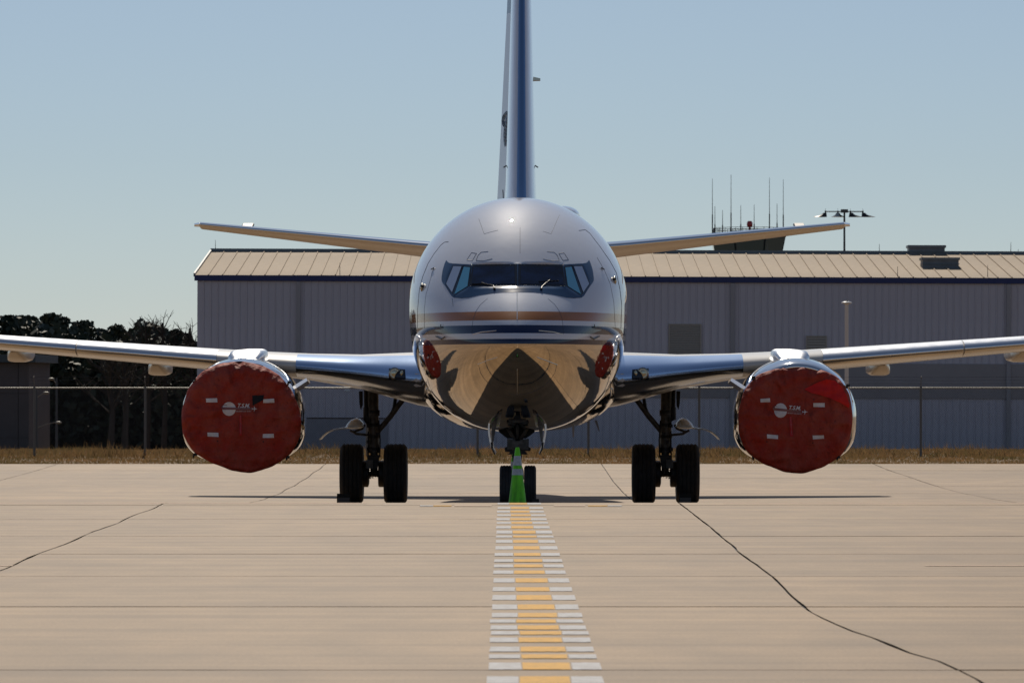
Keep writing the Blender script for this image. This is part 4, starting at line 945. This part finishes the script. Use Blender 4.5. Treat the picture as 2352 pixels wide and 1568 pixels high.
# nose gear
un = 4.0
L_ = lambda px, py, u=4.0: loc(px, py, u)
G = MB().tube([L_(1190, 975), L_(1190, 1040)], .085, 16).tube([L_(1190, 1035), L_(1190, 1116)], .052, 14).obj('nose_gear_strut', 'gear_dark', A)
for px in (1161.5, 1217.5):
    c = L_(px, 1116); c = (c[0], un, .635); tyre('tyre', c, .348, .205, G, 3)
    MB().lathe([(.03, -.10), (.17, -.08), (.18, .08), (.03, .10)], c, 'x', 24).obj('wheel_hub', 'gear', G)
ax = L_(1190, 1116); MB().tube([(ax[0]-.25, un, .635), (ax[0]+.25, un, .635)], .035, 10).obj('axle', 'gear_dark', G)
def c5(x, y_, u=4.0): return loc((x/3.732+1780)*.6125, (y_/3.732+1480)*.6125, u)
def pz(P, u0, u1, name, m_, par): return MB().prism([(c5(x, y_)[0], c5(x, y_)[2]) for x, y_ in P], u0, u1).obj(name, m_, par, 0)
pz([(300, 330), (900, 330), (880, 430), (830, 530), (720, 610), (455, 612), (340, 520), (310, 430)], 4.15, 4.6, 'bay_structure', 'black', G)
pz([(455, 612), (570, 620), (572, 690), (628, 690), (630, 625), (760, 612), (755, 760), (455, 760)], 3.7, 3.95, 'steering_unit', 'gear', G)
pz([(420, 735), (520, 700), (525, 765), (680, 765), (685, 700), (785, 740), (780, 785), (700, 780), (745, 830), (460, 830), (500, 800), (425, 790)], 3.75, 4.05, 'steering_collar', 'gear_dark', G)
pz([(525, 640), (680, 640), (680, 735), (525, 735)], 3.6, 3.69, 'taxi_light_mount', 'gear', G)
pz([(520, 840), (550, 830), (650, 830), (665, 850), (650, 930), (640, 1000), (555, 1000), (535, 930)], 3.85, 3.95, 'torque_link', 'gear_dark', G)
pz([(660, 985), (685, 1060), (690, 1180), (672, 1180)], 3.9, 3.96, 'tow_fitting', 'gear_dark', G)
for (a, b, r_) in (((595, 330), (600, 620), .022), ((380, 340), (560, 620), .03), ((820, 340), (640, 620), .03)):
    MB().tube([c5(*a, 3.6), c5(*b, 3.75)], r_, 8).obj('drag_strut', 'gear', G)
MB().box(*(lambda a, b: (a[0], b[0], 3.3, 3.5, b[2], a[2]))(c5(634, 248), c5(772, 262))).obj('bay_handle', 'strip', G, 0)
for sg in (1, -1):
    mm = (lambda x: x) if sg > 0 else (lambda x: 1195-x)
    cur = [(240, 300), (205, 330), (192, 440), (196, 540), (214, 640), (232, 720), (262, 790), (290, 822)]
    inn_ = [(262, 310), (232, 340), (216, 440), (222, 540), (240, 640), (258, 715), (280, 780), (297, 818)]
    rr = []
    for u_, dx_ in ((3.1, 0), (4.3, 0), (5.3, 0)):
        rr.append([(c5(mm(x), y_)[0], u_, c5(mm(x), y_)[2]) for x, y_ in cur]+[(c5(mm(x), y_)[0], u_, c5(mm(x), y_)[2]) for x, y_ in inn_[::-1]])
    dd_ = MB().loft(rr).obj('nose_gear_door', 'metal', G, 50)
    MB().prism([(c5(mm(x), y_)[0], c5(mm(x), y_)[2]) for x, y_ in ((242, 400), (285, 360), (316, 395), (290, 520), (272, 640), (245, 655))], 3.12, 3.3).obj('door_rib', 'gear', dd_, 0)
    MB().prism([(c5(mm(x), y_)[0], c5(mm(x), y_)[2]) for x, y_ in ((225, 290), (310, 185), (365, 190), (345, 300), (300, 320), (245, 420), (220, 345))], 3.3, 3.6).obj('door_hinge', 'gear', dd_, 0)
    MB().prism([(c5(mm(x), y_)[0], c5(mm(x), y_)[2]) for x, y_ in ((230, 655), (262, 650), (262, 740), (297, 822), (285, 824), (240, 745))], 3.02, 3.1).obj('door_seal', 'black', dd_, 0)

# ------------------------------------------------------------------ engine covers
def c4(x, y_): return (x/2.24+600)*.6125, (y_/2.24+1200)*.6125
def c5b(x, y_): return (x/2.24+2300)*.6125, (y_/2.24+1200)*.6125
outL = [(650, 352), (800, 368), (950, 428), (1050, 515), (1100, 590), (1150, 700), (1185, 820), (1185, 930), (1155, 1030), (1110, 1110), (1060, 1160), (980, 1200), (900, 1235), (850, 1262), (800, 1277), (740, 1283), (650, 1270), (540, 1230), (430, 1188), (350, 1150), (280, 1105), (220, 1020), (190, 930), (183, 820), (200, 700), (240, 590), (285, 500), (380, 420), (500, 368)]
outR = [(1560, 402), (1700, 410), (1850, 455), (1950, 550), (1995, 700), (2005, 850), (1988, 980), (1945, 1100), (1890, 1165), (1780, 1208), (1700, 1255), (1620, 1280), (1530, 1286), (1430, 1270), (1330, 1225), (1250, 1190), (1165, 1155), (1100, 1075), (1062, 960), (1052, 850), (1062, 720), (1100, 610), (1150, 505), (1240, 450), (1340, 418), (1450, 404)]
def make_cover(sx, outline, crop, label, cen, seed):
    cen = np.array(cen, float); P = np.array(outline, float)-cen; an = np.arctan2(P[:, 1], P[:, 0]); ra = np.hypot(P[:, 0], P[:, 1])
    o_ = np.argsort(an); an, ra = an[o_], ra[o_]; an = np.concatenate([an-2*math.pi, an, an+2*math.pi]); ra = np.tile(ra, 3)
    def Rr(t): return np.interp(t, an, ra)
    d0 = 81.0
    def yd(x, y_):        # depth of the cloth at crop point
        dx, dy = x-cen[0], y_-cen[1]; t = math.atan2(dy, dx); q = min(1.0, math.hypot(dx, dy)/float(Rr(t)))
        b = 80.86-.07*(1-q*q)+.07*max(0, q-.8)**2*25*.25
        a_ = math.atan2(dy, dx)
        nz = noise.noise((x*.010+seed, y_*.010, 0))*.05+noise.noise((x*.004, y_*.02+seed, 1))*.03+abs(noise.noise((x*.012+y_*.010, y_*.004-x*.003, seed)))*.05
        top_ = max(0, -math.sin(a_)); bot_ = max(0, math.sin(a_))
        fold = .05*q**4*(.25+top_)*noise.noise((a_*9, seed, q*2))+.02*q**4*noise.noise((a_*4, q, seed+3))
        dia = .012*max(0, 1-abs(noise.noise((x*.006-y_*.005, seed, 2))*6))
        return b+nz+fold*2-dia
    root = thing('engine_cover', label, 'engine cover', W2(*crop(*cen), 80.9), 'red engine inlet covers')
    L = root.location.copy()
    g = MB(); rings = []; NT = 220
    th = np.linspace(-math.pi, math.pi, NT, endpoint=False); rad_ = Rr(th)
    # round the outline slightly
    rad_ = np.convolve(np.concatenate([rad_[-9:], rad_, rad_[:9]]), np.ones(19)/19, 'valid')
    for q in (.02, .08, .15, .22, .29, .36, .43, .50, .57, .64, .70, .76, .80, .83, .86, .88, .90, .92, .935, .95, .96, .97, .98, .99, 1.0):
        ring = []
        for t, r_ in zip(th, rad_):
            x, y_ = cen[0]+q*r_*math.cos(t), cen[1]+q*r_*math.sin(t); px, py = crop(x, y_)
            dd = yd(x, y_)+max(0, q-.93)**2*14+max(0, q-.80)**2*(3.2 if sx < 0 else 1.2)*max(0, -math.sin(t))**.7*(1+.6*noise.noise((t*7, seed, 0)))
            ring.append(W2(px, py, dd))
        rings.append(ring)
    for kk, (q, dd) in enumerate(((1.002, 81.10), (.998, 81.26), (.985, 81.42))):
        ring = []
        for t, r_ in zip(th, rad_):
            wv = 1+.006*math.sin(t*17+seed); px, py = crop(cen[0]+q*wv*r_*math.cos(t), cen[1]+q*wv*r_*math.sin(t)); ring.append(W2(px, py, dd+.06*math.sin(t*7+seed)*(kk == 2)))
        rings.append(ring)
    off(g.loft(rings, cap1=False), L).obj('cover_cloth', 'cover', root, 80)
    def pt(x, y_, lift=.012):
        px, py = crop(x, y_); return W2(px, py, yd(x, y_)-lift)
    def pgrid(a, b, c, d, m_, name, n1=8, n2=4, lift=.012, par=root):
        rr = [[pt(*(np.array(a)*(1-s_)*(1-t_)+np.array(b)*s_*(1-t_)+np.array(c)*s_*t_+np.array(d)*(1-s_)*t_), lift) for s_ in np.linspace(0, 1, n1)] for t_ in np.linspace(0, 1, n2)]
        return off(MB().loft(rr, closed=False), L).obj(name, m_, par, 60)
    def disc(cx_, cy_, rx, ry, m_, name, lift=.012):
        rr = [[pt(cx_+rx*q*math.cos(t), cy_+ry*q*math.sin(t), lift) for t in np.linspace(0, 2*math.pi, 40, endpoint=False)] for q in (.02, .4, .7, 1.0)]
        return off(MB().loft(rr, cap1=False), L).obj(name, m_, root, 60)
    def text(body, x0, y0, hgt, wid, skew, m_, name, lift, slope=0.0, rot=False, bold=0.0):
        cu = bpy.data.curves.new('lettering', 'FONT'); cu.body = body; cu.size = 1; cu.resolution_u = 3; cu.offset = bold
        to = bpy.data.objects.new('lettering', cu); COL.objects.link(to)
        dg = bpy.context.evaluated_depsgraph_get(); dg.update(); me = bpy.data.meshes.new_from_object(to.evaluated_get(dg)); bpy.data.objects.remove(to)
        co = np.array([v.co[:] for v in me.vertices]); mn, mx = co.min(0), co.max(0)
        g2 = MB(); vs = []
        for v in co:
            a_ = (v[0]-mn[0])/(mx[0]-mn[0]); b_ = (v[1]-mn[1])/(mx[1]-mn[1])
            if rot: x, y_ = x0+hgt*b_+slope*a_*wid, y0+wid*a_
            else: x, y_ = x0+wid*a_+skew*b_*hgt, y0-hgt*b_+slope*a_*wid
            vs.append(pt(x, y_, lift))
        g2.add(vs, [tuple(p.vertices) for p in me.polygons]); bpy.data.meshes.remove(me)
        return off(g2, L).obj(name, m_, root, 0)
    return root, L, pt, pgrid, disc, text
# left cover
root, L, pt, pgrid, disc, text = make_cover(-1, outL, c4, 'faded red cloth cover with a square black patch over the left engine inlet', (680, 810), 3.1)
for a, b, c, d in (((385, 657), (480, 655), (482, 690), (388, 690)), ((868, 664), (958, 658), (962, 693), (866, 695)), ((398, 943), (490, 944), (492, 980), (400, 976)), ((864, 955), (956, 953), (958, 987), (862, 988))):
    pgrid(a, b, c, d, 'coverprint', 'reflective_patch')
pgrid((775, 633), (873, 630), (868, 668), (778, 718), 'patch', 'black_patch', 8, 8, .02)
disc(580, 745, 57, 58, 'coverprint', 'logo_globe')
pgrid((522, 730), (765, 737), (765, 752), (524, 752), 'coverband', 'logo_band', 24, 4, .018)
text('T.S.M.', 646, 734, 36, 106, .28, 'coverprint', 'lettering', .018, .02, bold=.03)
text('AIRCRAFT CLN, GA 912', 640, 772, 13, 126, 0, 'coverprint', 'lettering', .018, 0)
def planeicon(px, py, pt, L, root, s_=1.0):
    P = [(48, 0), (36, -3), (29, -4), (22, -20), (19, -20), (22, -4), (8, -3), (2, -9), (0, -9), (3, 0), (0, 9), (2, 9), (8, 3), (22, 4), (17, 22), (20, 22), (29, 4), (36, 3)]
    off(MB().add([pt(px+a*s_, py+b*s_, .018) for a, b in P], [tuple(range(len(P)))]), L).obj('plane_logo', 'coverprint', root, 0)
planeicon(770, 744, pt, L, root)
arcp = [pt(x, y_, .014) for x, y_ in ((560, 712), (535, 712), (520, 724), (518, 740), (530, 750))]; off(MB().tube(arcp, .006, 5), L).obj('logo_arc', 'coverband', root)
rb = pgrid((668, 797), (684, 797), (687, 967), (668, 967), 'ribbon', 'warning_streamer', 3, 14, .035)
text('REMOVE BEFORE FLIGHT', 671, 802, 11, 156, 0, 'ribbon_text', 'streamer_lettering', .042, 0, rot=True)
disc(472, 629, 5, 6, 'buckle', 'grommet', .02); disc(483, 1016, 5, 6, 'buckle', 'grommet', .02); disc(868, 1020, 5, 6, 'buckle', 'grommet', .02)
for x, y_ in ((285, 495), (1085, 522), (292, 1128), (1072, 1150)):
    q = W2(*c4(x, y_), 80.98); off(MB().box(q[0]-.03, q[0]+.03, 80.96, 81.2, q[2]-.022, q[2]+.022).ellipsoid((q[0]-.02, 80.97, q[2]-.03), (.018, .02, .03), 8, 6), L).obj('strap_buckle', 'buckle', root)
# right cover
root, L, pt, pgrid, disc, text = make_cover(1, outR, c5b, 'red cloth cover with a bright red triangle of painted sunlight over the right engine inlet', (1530, 830), 8.7)
for a, b, c, d in (((1236, 660), (1316, 655), (1318, 688), (1235, 690)), ((1679, 696), (1776, 695), (1776, 730), (1680, 728)), ((1290, 957), (1384, 966), (1383, 998), (1292, 992)), ((1674, 968), (1768, 966), (1770, 994), (1676, 1000))):
    pgrid(a, b, c, d, 'coverprint', 'reflective_patch')
disc(1405, 758, 54, 61, 'coverprint', 'logo_globe')
pgrid((1343, 734), (1578, 762), (1578, 776), (1345, 758), 'coverband', 'logo_band', 24, 4, .018)
text('T.S.M.', 1470, 750, 34, 102, .28, 'coverprint', 'lettering', .018, .06, bold=.03)
text('AIRCRAFT CLN, GA 912', 1462, 786, 13, 118, 0, 'coverprint', 'lettering', .018, .06)
planeicon(1586, 770, pt, L, root)
arcp = [pt(x, y_, .014) for x, y_ in ((1375, 718), (1352, 722), (1342, 736), (1342, 750), (1352, 756))]; off(MB().tube(arcp, .006, 5), L).obj('logo_arc', 'coverband', root)
pgrid((1480, 806), (1497, 806), (1511, 975), (1484, 975), 'ribbon', 'warning_streamer', 3, 14, .035)
text('REMOVE BEFORE FLIGHT', 1483, 812, 11, 152, 0, 'ribbon_text', 'streamer_lettering', .042, .07, rot=True)
disc(1684, 668, 5, 6, 'buckle', 'grommet', .02); disc(1290, 1020, 5, 6, 'buckle', 'grommet', .02); disc(1676, 1030, 5, 6, 'buckle', 'grommet', .02)
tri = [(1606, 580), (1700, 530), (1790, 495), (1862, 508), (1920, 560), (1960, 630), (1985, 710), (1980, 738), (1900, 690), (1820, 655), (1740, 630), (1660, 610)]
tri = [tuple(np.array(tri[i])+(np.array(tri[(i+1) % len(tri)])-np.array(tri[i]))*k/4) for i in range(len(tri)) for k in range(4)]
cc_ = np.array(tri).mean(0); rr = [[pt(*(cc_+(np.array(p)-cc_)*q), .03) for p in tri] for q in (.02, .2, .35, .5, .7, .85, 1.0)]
off(MB().loft(rr, cap1=False), L).obj('sunlit_cloth_patch', 'cover_sunlit', root, 60)  # sunlight through the cloth, laid on as a brighter red patch
for x, y_ in ((1180, 480), (1972, 548), (1183, 1150), (1890, 1150)):
    q = W2(*c5b(x, y_), 80.98); off(MB().box(q[0]-.03, q[0]+.03, 80.96, 81.2, q[2]-.022, q[2]+.022).ellipsoid((q[0]-.02, 80.97, q[2]-.03), (.018, .02, .03), 8, 6), L).obj('strap_buckle', 'buckle', root)

# ------------------------------------------------------------------ cones and chocks
def cone(X_, d, label, lean=0.0):
    g0 = gz(d); o = thing('traffic_cone', label, 'traffic cone', (X_, d, g0), 'lime green cones at the nose wheel')
    def rad_(h): return .145-(.145-.033)*h/.91
    def seg(h0, h1, e, name, m_): MB().lathe([(rad_(h0)+e, h0), (rad_(h1)+e, h1)], (0, 0, 0), 'z', 28).obj(name, m_, o)
    MB().lathe([(rad_(.03), .03), (rad_(.5), .5), (rad_(.89), .89), (.026, .91), (.012, .91)], (0, 0, 0), 'z', 28).obj('cone_body', 'green', o)
    seg(.475, .57, .004, 'reflective_band', 'coneband'); seg(.625, .775, .004, 'reflective_band', 'coneband')
    MB().box(-.18, .18, -.18, .18, 0, .035).obj('cone_base', 'chock', o, 0)
cone(W2(1188.5, 0, 70.5)[0], 70.5, 'lime green traffic cone with two silver bands in front of the nose wheel')
cone(W2(1180.5, 0, 77.0)[0], 77.0, 'second lime cone mostly hidden behind the nose gear')
def chock(pxa, pxb, d, h, label):
    s = F/d; x0, x1 = (pxa-1176)/s, (pxb-1176)/s; g0 = gz(d); o = thing('wheel_chock', label, 'wheel chock', ((x0+x1)/2, d, g0), 'rubber wheel chocks'); w = (x1-x0)/2
    MB().add([(-w, -.09, 0), (w, -.09, 0), (w, -.04, h), (-w, -.04, h), (-w, .09, 0), (w, .09, 0), (w, .02, h), (-w, .02, h)], [(0, 1, 2, 3), (7, 6, 5, 4), (0, 4, 5, 1), (1, 5, 6, 2), (2, 6, 7, 3), (3, 7, 4, 0)]).obj('block', 'chock', o, 0)
    MB().add([(-w*.9, -.096, .0), (w*.9, -.096, .0), (w*.9, -.062, h*.62), (-w*.9, -.062, h*.62)], [(0, 1, 2, 3)]).obj('face_tape', 'chocktape', o, 0)
chock(774, 805, 86.85, .20, 'black rubber chock at the outer wheel of the left main gear')
chock(1560, 1588, 86.85, .20, 'black rubber chock at the outer wheel of the right main gear')
chock(1222, 1238, 74.35, .13, 'small black chock at the right nose wheel')
